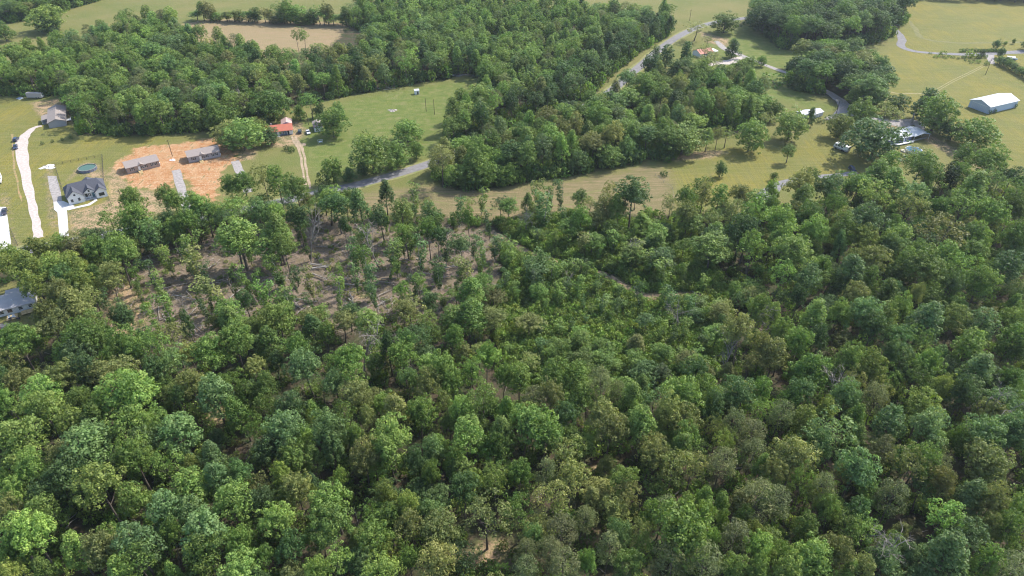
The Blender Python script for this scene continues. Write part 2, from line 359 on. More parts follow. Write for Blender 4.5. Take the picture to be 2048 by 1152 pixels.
_, ro_ = ribbon([(983, 462), (1010, 480), (1062, 508), (1140, 532), (1205, 549), (1280, 590), (1340, 592), (1400, 594)], [2.4, 3, 2.6, 3.2, 3.4, 5, 2, 2.6], 0.05, 'trail', TRAILM, edge=.6); ROADPTS += ro_; TRAIL = ro_
ribbon([(1262, 257), (1278, 262), (1298, 270)], [2, 2.6, 2], 0.05, 'trail', DIRT, edge=.3)
for off_, zz_ in ((-1.5, .056), (1.5, .057)):
    rt, _q = ribbon(r1, [.9] * len(r1), zz_, 'tyre_track', mat('worn_asphalt', (0.165, 0.16, 0.165), .85, noise=.35, nscale=.8, col2=(.22, .212, .215)), edge=.2)
    v_ = rt.data.vertices
    for k_ in range(0, len(v_), 2):
        d_ = (v_[k_].co - v_[k_ + 1].co).normalized(); v_[k_].co += d_ * off_; v_[k_ + 1].co += d_ * off_
MOWN = mat('mown_grass', (.125, .135, .045), .95, noise=.5, nscale=.4, col2=(.20, .18, .07)); WHEEL = mat('worn_grass', (.30, .25, .12), .95, noise=.5, nscale=.6, col2=(.2, .19, .08))
ribbon([(1800, 28), (1825, 50), (1836, 68), (1850, 78), (1890, 84), (1950, 86), (2060, 84)], [2, 3.5, 4, 3, 3.5, 3, 3], 0.012, 'mown_strip', MOWN, edge=.6)
ribbon([(1866, 183), (1900, 163), (1935, 146), (1965, 131)], [.5, .6, .6, .5], 0.014, 'wheel_track', WHEEL); ribbon([(1872, 184), (1906, 164), (1941, 147), (1970, 132)], [.5, .6, .6, .5], 0.014, 'wheel_track', WHEEL)
ribbon([(1765, 178), (1790, 186), (1830, 187), (1900, 186)], [2, 1.5, 1.5, .6], 0.014, 'wheel_track', WHEEL, edge=.3)
ribbon([(24, 268), (26, 300), (28, 330), (36, 372), (44, 405)], [.9, .8, .9, .8, .3], 0.014, 'wheel_track', mat('bare_orange_rut', (.36, .22, .11), .95, noise=.6, nscale=.5, col2=(.18, .18, .07)), edge=.3)
ribbon([(700, 395), (860, 385), (980, 398), (1120, 392), (1250, 372), (1300, 352)], [1, 1.2, .9, 1, .9, .6], 0.012, 'wheel_track', MOWN, edge=.4); ribbon([(860, 402), (980, 416), (1130, 410), (1240, 392), (1300, 376)], [.8, .8, .9, .8, .6], 0.012, 'wheel_track', MOWN, edge=.4)
sheet('parking_pad', [(95, 352), (113, 352), (122, 385), (124, 402), (107, 404), (99, 378)], 0.04, GRAV)
sheet('concrete_drive', [(107, 404), (126, 402), (147, 411), (150, 412.5), (134, 420), (137, 462), (138, 474), (119, 474), (115, 425), (108, 419)], 0.07, CONC)
sheet('front_walk', [(134, 417), (152, 413.5), (176, 408), (188, 401), (187, 396), (193, 396), (195, 401), (180, 411), (152, 417), (136, 421)], 0.09, CONC)
sheet('concrete_drive', [(-40, 414), (12, 414), (16, 440), (20, 470), (24, 500), (-30, 505)], 0.07, CONC)
sheet('gravel_pad', [(-60, 652), (26, 646), (26, 656), (10, 672), (-60, 690)], 0.05, mat('tan_gravel', (0.52, 0.43, 0.34), .95, noise=.3, nscale=.8))

# ------------------------------------------------------------------ foliage library
def cards(cen, nrm, size, rs, asp=1.0):
    """quads at cen facing nrm"""
    n = len(cen)
    nrm = nrm / (np.linalg.norm(nrm, axis=1, keepdims=True) + 1e-9)
    a = np.cross(nrm, rs.randn(n, 3)); a /= (np.linalg.norm(a, axis=1, keepdims=True) + 1e-9)
    b = np.cross(nrm, a)
    s = (size * (0.65 + 0.7 * rs.rand(n)))[:, None]
    a = a * s * .5; b = b * s * .5 * asp
    dr = nrm * s * .22
    v = np.stack([cen - a * 1.15 - dr, cen - b - a * .1 , cen + a * 1.15 - dr * rs.rand(n, 1), cen + b + a * .15], 1)
    return v.reshape(-1, 3)
def leaf_mesh(name, lob, rs, card=0.42, dens=1.0, up=.25, asp=1.0, fill=0, spread=.36):
    """lob: (n,5) x y z radius squash"""
    C, Nn, S, V = [], [], [], []
    cx = lob[:, :3].mean(0)
    for x, y, z, r, sq in lob:
        k = max(5, int(dens * 4 * math.pi * r * r / (card * card) * .62))
        d = rs.randn(k, 3); d /= np.linalg.norm(d, axis=1, keepdims=True)
        out = np.array([x, y, z]) - cx; out = out / (np.linalg.norm(out) + 1e-6) + np.array([0, 0, .5])
        keep = (d @ out) > -0.35 - .3 * rs.rand(k)
        d = d[keep]; k = len(d)
        rad = r * (0.72 + .36 * rs.rand(k))[:, None]
        dd = d * rad; dd[:, 2] *= sq
        C.append(np.array([x, y, z]) + dd); Nn.append(d + np.array([0, 0, up]) + spread * rs.randn(k, 3)); S.append(np.full(k, card))
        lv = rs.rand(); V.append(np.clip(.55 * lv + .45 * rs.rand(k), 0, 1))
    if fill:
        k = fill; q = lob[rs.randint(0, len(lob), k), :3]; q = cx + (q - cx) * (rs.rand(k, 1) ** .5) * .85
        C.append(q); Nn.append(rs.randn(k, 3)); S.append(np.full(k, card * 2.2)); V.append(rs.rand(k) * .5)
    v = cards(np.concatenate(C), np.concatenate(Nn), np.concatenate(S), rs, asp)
    V = np.concatenate(V); n = len(V)
    me = bpy.data.meshes.new(name)
    me.vertices.add(4 * n); me.vertices.foreach_set('co', v.ravel().astype(np.float32))
    me.loops.add(4 * n); me.loops.foreach_set('vertex_index', np.arange(4 * n, dtype=np.int32))
    me.polygons.add(n); me.polygons.foreach_set('loop_start', np.arange(0, 4 * n, 4, dtype=np.int32))
    me.update(calc_edges=True)
    a = me.attributes.new('leafvar', 'FLOAT', 'FACE'); a.data.foreach_set('value', V.astype(np.float32))
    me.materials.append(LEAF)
    return me
def lobes_round(rs, r, zc, rz, n, lr, kind='oak'):
    L = []
    ph = rs.rand(6) * 6.28
    def prof(az, zn):
        w = 1 + .13 * math.sin(2 * az + ph[0]) + .11 * math.sin(3 * az + ph[1] + 2 * zn) + .08 * math.sin(5 * az + ph[2] - 3 * zn)
        if kind == 'oak': p = math.sqrt(max(0, 1 - zn * zn)) if zn > 0 else math.sqrt(max(0, 1 - (zn * .95) ** 2)) * (1 + .12 * zn)
        elif kind == 'cone': p = (1 - (zn + 1) / 2) ** .62 * 1.12 * min(1, (zn + 1.12) * 3)
        elif kind == 'ovoid': p = math.sqrt(max(0, 1 - abs(zn) ** 2.3)) * (1 - .22 * zn)
        elif kind == 'col': p = math.sqrt(max(0, 1 - abs(zn) ** 3))
        elif kind == 'umb': p = math.sqrt(max(0, 1 - abs(zn) ** 1.6)) * (1 + .3 * zn)
        return p * w
    for i in range(n):
        zn = -0.92 + 1.84 * ((i + .5 * rs.rand()) / n) ** .88
        az = i * 2.399963 + rs.rand() * .7
        pr = prof(az, zn) * (.62 + .3 * rs.rand())
        q = lr * (.7 + .6 * rs.rand()) * (1.0 if zn < .6 else .85)
        L.append((r * pr * math.cos(az), r * pr * math.sin(az), zc + rz * zn * (.93 if zn < 0 else 1), q, .78))
    return np.array(L)
def lobes_domes(rs, r, zc, rz, nd, per, lr):
    L = []
    for i in range(nd):
        az = i * 2.399963 + .8 * rs.rand(); t = (i + .5) / nd
        zn = .95 - 1.55 * t + .25 * rs.randn(); pr = r * .62 * min(1, .25 + 1.5 * t) * (.75 + .5 * rs.rand())
        c = np.array([pr * math.cos(az), pr * math.sin(az), zc + rz * .62 * zn]); R_ = r * (.40 + .20 * rs.rand())
        for k in range(per):
            u = 1 - 1.5 * (k + .5) / per; a2 = k * 2.4 + rs.rand(); q = math.sqrt(max(0, 1 - u * u)); f = .72 + .45 * rs.rand()
            L.append((c[0] + R_ * f * q * math.cos(a2), c[1] + R_ * f * q * math.sin(a2), c[2] + R_ * f * u * 1.05, lr * (.6 + .75 * rs.rand()), .8))
    return np.array(L)
def trunk_mb(rs, h, r0, limbs, top=.8, lean=0.0, lz=(.45, .8), spread=3.0, k=7):
    mb = MB(); pts = []; rr = []
    a = rs.rand() * 6.28
    for i in range(7):
        t = i / 6; pts.append((lean * t * math.cos(a) + .25 * rs.randn() * t, lean * t * math.sin(a) + .25 * rs.randn() * t, h * top * t - (.4 if i == 0 else 0))); rr.append(r0 * (1.25 if i == 0 else 1 - .8 * t))
    mb.tube(pts, rr, k)
    for i in range(limbs):
        t = lz[0] + (lz[1] - lz[0]) * (i + .5) / limbs; j = t / 1 * 6; j0 = min(5, int(j)); f = j - j0
        b = Vector(pts[j0]).lerp(Vector(pts[j0 + 1]), f); az = i * 2.4 + rs.rand(); ln = spread * (1.1 - .5 * t) * (.7 + .5 * rs.rand())
        e = b + Vector((math.cos(az) * ln, math.sin(az) * ln, ln * (.55 + .4 * rs.rand()))); m = b.lerp(e, .5) + Vector((0, 0, -.12 * ln))
        rb = r0 * (1 - .8 * t) * .55; mb.tube([b, m, e], [rb, rb * .65, rb * .2], 5)
    return mb
def dead_mb(rs, h, r0, nb=10, sp=1.0):
    mb = MB()
    def branch(p, d, ln, r, depth):
        pts = [p]; q = p.copy(); dd = d.copy()
        for i in range(3):
            dd = (dd + Vector(rs.randn(3)) * .22 + Vector((0, 0, .06))).normalized(); q = q + dd * ln / 3; pts.append(q.copy())
        mb.tube(pts, [r, r * .75, r * .5, r * .22], 5 if depth < 2 else 3)
        if depth < 3:
            for i in range(4 if depth else nb):
                t = .3 + .7 * rs.rand() if depth else .28 + .72 * (i + rs.rand()) / nb
                j = min(2, int(t * 3)); b = pts[j].lerp(pts[j + 1], t * 3 - j)
                nd = (dd + Vector(rs.randn(3)) * .9 * sp + Vector((0, 0, .15))).normalized()
                branch(b, nd, ln * (.55 if depth else .42) * (.6 + .5 * rs.rand()), r * (.42 if depth == 0 else .5), depth + 1)
    branch(Vector((0, 0, -.3)), Vector((.05, .02, 1)).normalized(), h, r0, 0)
    return mb
SH = {}     # shape -> list of dict(crown, trunk, r, h, zc)
def add_shape(key, crown, trunk, r, h, zc, bark=BARK):
    SH.setdefault(key, []).append(dict(crown=crown, trunk=trunk, r=r, h=h, zc=zc))
for i in range(6):
    rs = np.random.RandomState(100 + i); lo = lobes_domes(rs, 4.9, 13.6, 6.0, 9 + i, 12, .92)
    add_shape('oak', leaf_mesh('crown', lo, rs, .36, .85, fill=240), trunk_mb(rs, 19, .33, 7, .85).mesh('trunk', BARK), 5.1, 19.6, 14.6)
for i in range(4):
    rs = np.random.RandomState(200 + i); lo = lobes_round(rs, 3.9, 13.4, 6.6, 84, .88, 'cone' if i % 2 else 'ovoid')
    add_shape('poplar', leaf_mesh('crown', lo, rs, .35, .9, fill=240), trunk_mb(rs, 20, .3, 6, .9).mesh('trunk', BARK), 4.3, 20.4, 14.0)
for i in range(3):
    rs = np.random.RandomState(300 + i); lo = lobes_domes(rs, 4.9, 13.6, 5.2, 8, 9, .85)
    add_shape('open', leaf_mesh('crown', lo, rs, .36, .72, spread=.6), trunk_mb(rs, 19, .27, 10, .88, 1.0).mesh('trunk', BARK), 4.9, 19.4, 14.2)
for i in range(3):      # pines: thin tufts on whorled limbs
    rs = np.random.RandomState(400 + i); L = []
    for j in range(54):
        zn = rs.rand(); az = j * 2.4 + rs.rand(); rr = 3.5 * math.sqrt(max(0, 1 - (zn * 1.02 - .3) ** 2 / .55)) * (.45 + .55 * rs.rand())
        L.append((rr * math.cos(az), rr * math.sin(az), 9.5 + 9 * zn, .95 + .45 * rs.rand(), .6))
    add_shape('pine', leaf_mesh('crown', np.array(L), rs, .36, .85, up=.5, asp=.5, spread=.7), trunk_mb(rs, 19, .22, 10, .96, .5, (.5, .95), 2.6).mesh('trunk', BARK), 3.9, 19.2, 14.2)
for i in range(2):      # slender saplings wrapped in leaf
    for q, bend in ((0, 0), (1, 1)):
        rs = np.random.RandomState(500 + 2 * i + q); L = []
        for j in range(30):
            t = (j + rs.rand()) / 30; rr = (.55 + 1.7 * (t ** 1.5)) * rs.rand() ** .5; az = rs.rand() * 6.28
            L.append((rr * math.cos(az) + bend * 1.8 * t * t, rr * math.sin(az) * 1.0, 2.2 + 13 * t, .6 + .95 * t * rs.rand() + .1, .9))
        add_shape('sapling', leaf_mesh('crown', np.array(L), rs, .38, .9, spread=.6), trunk_mb(rs, 16, .14, 7, .96, bend * 1.5, (.3, .95), 1.8).mesh('trunk', PALEBARK), 2.3, 16, 11.5)
for i in range(2):      # cedar
    rs = np.random.RandomState(600 + i); lo = lobes_round(rs, 2.3, 5.4, 4.9, 46, .8, 'cone' if i else 'col')
    add_shape('cedar', leaf_mesh('crown', lo, rs, .3, 1.1, fill=120), trunk_mb(rs, 9, .2, 3, .8, spread=1).mesh('trunk', BARK), 2.5, 10.6, 5.6)
for i in range(4):      # lone yard trees, crown nearly to the ground
    rs = np.random.RandomState(700 + i); lo = np.concatenate([lobes_domes(rs, 5.0, 6.6, 6.4, 11, 12, .95), lobes_round(rs, 4.2, 3.6, 2.4, 26, .9, 'col')])
    add_shape('yard', leaf_mesh('crown', lo, rs, .37, .85, fill=220), trunk_mb(rs, 11, .34, 8, .8, .3, (.2, .7), 3.2).mesh('trunk', BARK), 5.0, 12.2, 7.2)
for i in range(4):      # shrubs
    rs = np.random.RandomState(800 + i); lo = lobes_round(rs, 1.3, .75, .8, 12, .55, 'oak')
    add_shape('shrub', leaf_mesh('crown', lo, rs, .27, .85, spread=.8), trunk_mb(rs, 1.1, .05, 4, .9, spread=.7, k=4).mesh('stem', BARK), 1.5, 1.8, .9)
DEADM = []
for i in range(3):
    rs = np.random.RandomState(900 + i); DEADM.append(dead_mb(rs, 13, .24, 13).mesh('branches', DEADWOOD))

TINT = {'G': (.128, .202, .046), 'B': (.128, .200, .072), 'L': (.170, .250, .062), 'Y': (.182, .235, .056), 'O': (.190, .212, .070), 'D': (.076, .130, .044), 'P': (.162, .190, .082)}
def tinted(k, rs, j=.12):
    c = np.array(TINT[k]); return [float(x) for x in np.clip(c * (1 + j * rs.randn()) * (1 + .25 * j * rs.randn(3)), .012, .35)]
PROTO = {}
def place_tree(name, shape, x, y, sx, sz, k, rot=None, var=None, tilt=(0, 0)):
    lst = SH[shape]; s = lst[var if var is not None else RN.randint(len(lst))]
    e = bpy.data.objects.new(name, None); COL.objects.link(e); e.empty_display_size = .5
    e.location = (x, y, 0); e.rotation_euler = (tilt[0], tilt[1], RN.rand() * 6.28 if rot is None else rot); e.scale = (sx, sx, sz)
    key = id(s['crown'])
    if key not in PROTO:
        PROTO[key] = (s['crown'], s['trunk'])
    c = bpy.data.objects.new('crown', s['crown']); COL.objects.link(c); c.parent = e; c['tint'] = tinted(k, RN)
    t = bpy.data.objects.new('stem' if shape == 'shrub' else 'trunk', s['trunk']); COL.objects.link(t); t.parent = e
    return e

# crops of the photo in which the crowns were measured: (x0, y0, scale)
CR = {
 (0, 600, 4): "150,330,260,G 60,470,170,O 50,620,150,D 400,200,230,O 580,60,300,O 620,290,280,G 800,180,220,G 1000,130,150,D 500,440,130,L 500,590,200,O 640,400,200,B 890,440,100,G 980,300,230,G 1060,400,180,G 800,560,220,O 960,580,240,O 1050,740,330,L 1210,360,180,G 1390,460,180,B 1370,270,220,O 1530,640,180,O 1650,430,230,G 1720,760,260,B 1830,660,170,G 1930,880,190,G 1870,340,250,G 1850,150,230,L 320,740,260,L 180,640,170,O 90,800,140,L 350,860,260,L 650,800,170,G 850,830,170,G 740,980,220,G 560,1000,230,Y 1000,980,260,L 1150,1000,180,L 1440,1000,280,B 1130,1120,200,B 170,1120,300,L 680,1100,280,B 1290,1050,160,G 1980,760,150,G 2000,1050,150,G 1230,520,150,D 690,560,200,D 1420,740,110,D",
 (512, 600, 4): "140,130,230,Y 110,290,240,G 300,370,160,G 450,190,180,D 680,130,190,O 900,160,220,L 400,500,210,B 640,450,160,G 760,500,200,L 640,640,160,B 800,600,180,L 60,690,170,G 90,820,180,G 280,820,220,D 430,830,140,G 220,1010,260,B 460,980,80,Y 560,1040,230,B 780,750,210,O 700,950,170,G 860,850,150,O 1000,850,130,L 1110,880,230,O 920,960,140,O 750,1050,130,L 1080,1100,250,L 1300,880,190,G 1200,600,130,B 1360,660,170,O 1180,450,190,G 1230,60,200,O 1360,150,180,L 1300,240,200,D 1560,130,200,L 1540,300,150,G 1700,100,300,G 1840,450,140,G 1490,530,200,G 1700,560,190,G 1650,820,170,L 1820,800,220,G 1660,1040,240,L 1990,1060,220,L 1960,900,160,G 1500,820,130,O 1900,130,200,O 1980,600,130,G 1060,380,150,D 1150,350,170,D 330,1100,150,G 1580,660,150,G",
 (1024, 600, 4): "130,180,260,O 60,600,180,L 150,470,170,O 370,380,220,G 550,320,220,G 540,480,200,G 350,560,200,G 160,740,170,P 320,760,170,O 440,900,170,D 620,740,170,L 700,340,180,G 740,470,230,G 990,330,200,O 980,450,150,G 1080,180,170,B 1220,420,190,G 1480,110,190,B 1660,80,150,O 1640,240,190,L 1840,260,230,O 2000,120,130,L 1420,460,190,O 1500,570,200,D 2000,360,170,O 1900,460,150,O 560,600,180,L 720,660,170,P 870,700,130,P 980,780,200,L 1340,760,250,L 1620,700,200,L 1530,820,170,L 1830,710,240,D 1270,900,200,O 1380,960,220,O 980,900,120,L 1040,1020,280,L 730,920,220,O 780,1010,240,O 160,880,160,O 90,980,260,L 260,1050,250,G 1100,1130,180,O 1350,1120,170,L 1760,960,170,P 1930,1060,190,P 1690,1110,130,Y 1980,860,170,L 1580,1030,140,O 1640,900,170,D 2010,700,150,G",
 (1536, 600, 4): "380,100,220,L 560,90,170,L 790,90,220,B 930,120,190,L 1240,140,290,B 1510,150,190,O 1040,40,150,G 60,100,130,L 120,200,160,L 50,430,200,O 240,350,190,G 430,300,150,D 350,550,250,G 640,470,200,L 820,520,210,Y 950,410,130,B 1070,290,200,B 1080,420,170,B 1260,340,190,G 1300,500,190,G 1230,600,210,G 1380,690,140,Y 1620,350,230,L 1700,230,230,B 1680,540,280,B 1640,680,190,B 1950,150,200,G 1960,300,240,G 2010,430,150,G 1950,600,170,G 1850,810,250,B 1990,760,150,G 1800,920,200,O 1720,1040,250,B 1930,1070,220,B 640,770,200,B 470,860,150,Y 330,740,190,B 170,760,150,G 100,900,190,P 300,950,200,Y 460,1040,320,B 680,960,180,G 730,1080,150,L 870,800,190,P 930,720,170,O 1000,960,250,B 1260,840,260,Y 1290,1040,240,B 1480,1110,130,G 850,200,200,D 520,600,150,G 1560,750,200,D 700,640,150,O",
 (0, 864, 4): "200,130,200,L 230,330,180,L 60,400,110,L 500,220,220,O 640,160,320,B 540,320,300,D 330,500,170,D 820,450,300,Y 60,520,140,L 90,620,190,O 270,660,230,L 100,800,300,L 260,820,250,L 1130,100,180,L 1090,220,220,G 1340,280,200,G 1500,270,130,Y 1720,200,180,B 1740,360,230,B 1900,330,170,D 1180,520,220,G 1500,460,260,L 1340,620,260,B 1570,640,200,B 1840,580,260,L 2010,560,150,B 1570,800,330,B 1650,920,250,G 1090,880,300,B 620,940,230,L 810,990,240,O 960,1120,230,L 1930,850,180,G 1900,1010,280,L 340,1090,160,G 140,1080,150,Y 60,950,160,L 1100,1000,250,G 1430,1140,110,L 1340,840,120,G",
 (512, 864, 4): "470,190,150,L 590,90,170,B 100,130,220,D 280,150,200,G 860,180,190,O 950,200,110,L 1080,150,230,L 1260,200,150,D 1420,140,150,B 1390,300,120,L 1520,240,140,G 1680,80,230,G 1980,60,180,G 320,440,200,O 430,510,80,Y 220,330,120,Y 700,370,80,Y 1020,480,140,Y 620,520,260,L 900,580,150,G 1070,690,200,G 40,560,160,B 200,720,230,L 590,780,280,L 380,870,120,G 1380,640,180,B 1250,730,200,O 960,870,240,G 1500,780,250,O 1450,970,250,O 1840,640,290,O 1920,430,170,Y 1660,470,200,D 1740,400,150,Y 1100,980,120,Y 640,1050,200,L 490,1110,160,L 860,1080,160,B 1010,1120,250,L 50,960,160,G 240,930,180,D 1220,980,150,G 1230,600,150,Y",
 (1024, 864, 4): "430,180,260,O 260,330,150,P 470,360,200,O 60,330,170,G 60,620,220,G 340,510,230,O 550,650,170,P 410,760,230,P 290,920,190,P 180,820,130,B 60,950,150,P 110,1070,180,P 420,1050,250,P 1090,160,210,O 1290,240,240,O 1440,270,200,O 1340,100,200,L 1660,260,200,P 1930,110,190,P 880,370,200,L 960,480,200,O 1210,600,190,P 1090,640,140,L 1390,590,130,L 1570,520,150,L 1690,590,150,L 1520,640,140,L 1340,780,380,G 1620,820,120,L 860,830,160,B 1030,780,150,O 770,940,180,P 1070,910,170,L 960,1040,200,L 1310,1050,270,P 1580,1000,260,P 1780,840,210,P 1850,660,130,L 1900,520,260,P 1990,830,160,Y 1960,960,200,L 1790,1060,180,L 1950,1080,150,L 880,1110,130,P 600,1070,130,L 1990,300,150,G 1690,80,140,Y 1690,740,90,L 2030,560,110,G",
 (1536, 864, 4): "230,180,260,O 60,330,170,O 420,120,200,B 690,270,270,B 930,130,170,P 1210,200,220,L 1110,300,240,O 1380,260,150,P 1430,400,170,O 1600,500,250,B 1790,230,290,O 1780,560,170,O 1000,530,210,P 100,520,220,P 430,430,170,P 290,410,150,L 420,590,140,L 540,590,150,L 320,750,170,G 600,730,170,L 800,790,210,L 1420,660,260,L 1560,780,260,B 1470,950,330,B 1760,720,150,O 2000,620,170,L 1960,760,200,G 540,900,220,O 330,1040,270,L 110,1000,170,L 640,1100,140,L 760,1060,180,O 1760,1060,200,G 1960,1090,280,P 720,640,200,D 130,1120,200,L 1960,30,200,B",
 (1536, 200, 4): "340,620,150,G 550,610,220,G 270,690,200,O 280,770,220,L 60,860,140,L 220,870,150,O 40,730,100,L 500,700,220,D 490,850,150,G 720,650,180,G 880,560,240,L 940,480,150,G 870,740,260,Y 1050,640,240,L 1220,510,200,G 1290,590,230,G 1440,590,160,D 1570,470,170,G 1780,500,230,L 1560,580,130,G 1620,700,260,L 1800,640,160,B 1960,600,180,D 1980,760,200,G 1150,760,200,B 1150,850,200,O 1360,840,150,G 1560,840,250,G 1760,880,230,G 1960,860,150,G 800,940,250,B 620,930,180,O 640,1040,200,L 320,930,200,G 370,1020,190,L 100,1000,220,L 160,1100,200,L 1060,1060,200,L 940,1100,150,L 770,1070,180,Y 1380,1040,330,O 1600,1060,180,B 1700,1100,150,L 1980,1080,200,G 1790,970,150,O",
 (1536, 480, 4): "180,80,280,L 330,270,200,B 440,170,150,G 720,230,250,B 850,330,130,L 690,110,150,O 880,130,200,O 1000,420,220,G 1260,200,260,L 1430,130,190,L 1500,220,220,L 1700,320,220,G 1900,200,230,D 1640,60,200,L 1480,370,150,B 1220,70,150,G 1000,30,150,B 1980,40,150,B 2010,380,130,B 600,50,130,B 100,250,180,G 250,450,120,D 1120,160,140,G 1160,450,100,O 750,430,160,O",
 (1024, 250, 4): "760,520,110,O 960,560,280,D 1000,510,80,G 730,640,170,O 870,650,150,L 680,740,200,O 1040,760,180,L 1160,850,150,L 1150,930,170,L 1390,580,150,G 1530,560,120,O 1650,550,150,L 1420,680,150,O 1630,840,180,L 1450,770,200,L 1820,530,150,O 1980,610,220,L 1940,700,180,L 1760,660,150,O 1840,820,200,D 1600,980,320,L 1380,960,130,L 1930,1000,200,G 1880,860,200,D 560,700,150,G 460,800,180,G 120,780,200,D 330,900,150,L 60,680,150,G 800,850,150,G 640,900,180,G 950,1010,200,L 150,1100,150,B 1200,1060,200,B 1480,470,100,Gs 220,480,110,Os 395,510,100,Ds 250,620,170,Bs 310,540,90,Gs",
 (512, 250, 4): "60,420,150,O 180,470,180,G 330,500,190,G 30,700,150,B 190,690,140,L 170,850,250,L 340,750,180,D 640,600,220,D 1030,530,150,D 1260,540,110,Ls 850,650,200,B 1170,680,200,L 1200,850,150,G 1400,700,150,B 1000,720,150,D 1800,540,100,Gs 1810,660,110,Gs 1620,640,100,Bs 1700,750,120,G 700,800,100,D 900,870,130,G 100,960,220,L 230,1000,170,L 850,1050,150,G 1110,1000,150,Ls 1380,850,150,G 1900,700,120,Bs 1650,950,180,B 1450,880,130,D",
 (0, 250, 4): "850,740,200,G 1050,600,180,G 1080,740,220,G 1300,580,150,G 1200,850,200,B 1560,620,190,G 1400,620,150,G 1830,470,150,G 1880,640,200,L 1500,760,170,G 1950,450,180,G 1900,850,330,L 1050,980,150,L 920,890,110,G 960,1040,200,L 780,960,180,G 600,950,200,O 280,990,220,Y 560,1080,180,Y 60,1040,150,Y 1500,970,160,Ls 1300,1020,100,Os 450,950,150,G 80,1100,180,Y 240,1120,200,Y 450,1130,200,Y",
 (200, 450, 4): "140,230,220,L 60,420,180,O 430,110,180,B 530,220,110,Ls 690,210,150,Ls 420,370,110,Ds 500,440,130,Ls 750,250,170,Os 800,400,100,Ds 920,460,180,Os 1170,380,120,Gs 1290,520,150,Gs 520,620,140,Gs 1430,320,120,Gs 1400,100,230,L 1080,120,270,L 1680,420,120,Os 1890,520,110,Ls 1510,590,150,Gs 1420,720,220,Y 1060,700,230,L 180,720,130,D 420,720,110,Gs 1130,880,230,G 700,800,100,D 860,650,80,Ds 1560,430,50,Ds 1700,540,60,Ds 290,500,70,Gs 250,380,80,Gs 1320,640,70,Gs 980,600,90,Gs",
 (600, 450, 4): "560,400,150,Bs 600,520,90,Ds 780,210,130,Bs 860,60,130,Gs 450,230,120,Bs 530,260,120,Gs 800,520,130,L 960,470,130,G 960,200,130,Bs 1080,300,100,Ds 1160,130,130,Ds 1100,370,90,Ds 1310,340,150,Os 1360,500,250,G 1550,130,140,Bs 1670,180,130,Gs 1850,320,150,Bs 1640,400,80,Ds 1900,520,200,G 820,660,180,O 1560,740,170,O 1380,820,60,Ds 1250,420,90,Gs 1440,250,90,Gs 1530,400,60,Ds 1480,160,90,Bs 1380,120,90,Ds 700,300,70,Gs",
 (1060, 450, 4): "100,250,180,Gs 160,350,150,Gs 360,290,130,Ls 60,420,160,Bs 290,470,90,Ds 390,460,110,Gs 570,420,90,Ds 720,500,60,Ds 640,360,120,Bs 790,330,110,Ls 880,180,120,Os 980,250,150,Ls 1060,330,150,Ls 920,560,110,Ds 1190,450,90,Ds 1280,420,120,Ls 440,600,60,Ds 700,620,80,Ds 1010,90,150,Gs 520,150,150,Gs 420,120,130,Os 680,100,130,Gs 1120,560,130,Bs 580,600,100,Bs 1540,650,150,O 200,520,90,Gs 1840,640,170,L 1790,180,150,L 150,90,160,Bs 1300,640,120,Bs 870,480,90,Ds",
 (0, 500, 2): "40,50,110,Y 110,60,110,Y 200,60,90,Y 290,80,100,Y 350,130,80,Y 250,170,90,O 350,190,90,O 380,90,70,G 310,240,90,O 130,130,90,Y 230,120,80,D 180,250,80,O 320,120,80,Y",
}
def shape_for(k, w, rs):
    if k == 'P': return 'pine'
    u = rs.rand()
    if k in 'BL': return 'poplar' if u < .42 else 'oak' if u < .9 else 'open'
    if k == 'O': return 'oak' if u < .6 else 'open' if u < .9 else 'poplar'
    return 'oak' if u < .6 else 'poplar' if u < .85 else 'open'
TREES = []   # dict(x,y,sx,sz,k,shape,w,px,py,slender)
for (x0, y0, s), txt in CR.items():
    for it in txt.split():
        a, b_, c_, k = it.split(','); px = x0 + float(a) / s; py = y0 + float(b_) / s; wpx = float(c_) / s
        sl = k.endswith('s'); k = k[0]
        shp = 'sapling' if sl else shape_for(k, wpx, RN)
        s0 = SH[shp][0]
        zz = 200.0
        for _ in range(4):
            wm = wpx * zz / F_PX * (1.0 if sl else 1.06 if py < 690 and px < 1450 else 1.12 if px > 1380 and py < 860 else 1.2)
            if sl: h = (8 + 1.3 * wm) * (.75 if px > 980 and py > 440 else 1)
            else: h = 11.5 + .85 * wm
            if 975 < px < 1475 and 430 < py < 725 and not sl: h *= .62
            elif 235 < px < 975 and 470 < py < 650 and not sl: h *= .8
            if 1040 < px < 1430 and 520 < py < 720 and not sl: wm *= .80; h *= .72
            h = min(h, 25); hc = h * (s0['zc'] / s0['h'])
            p = P(px, py, hc); zz = pix(p.x, p.y, hc)[2]
        p_yard = sdist(np.array([p.x]), np.array([p.y]), YARD_SW)[0]
        if any((p.x - q_.x) ** 2 + (p.y - q_.y) ** 2 < 32 for q_ in TRAIL): continue
        TREES.append(dict(x=p.x, y=p.y, sx=wm / 2 / s0['r'], sz=h / s0['h'] * (1 + .05 * RN.randn()), k=k, shape=shp, w=wpx, px=px, py=py, sl=sl, hand=1, h=h))
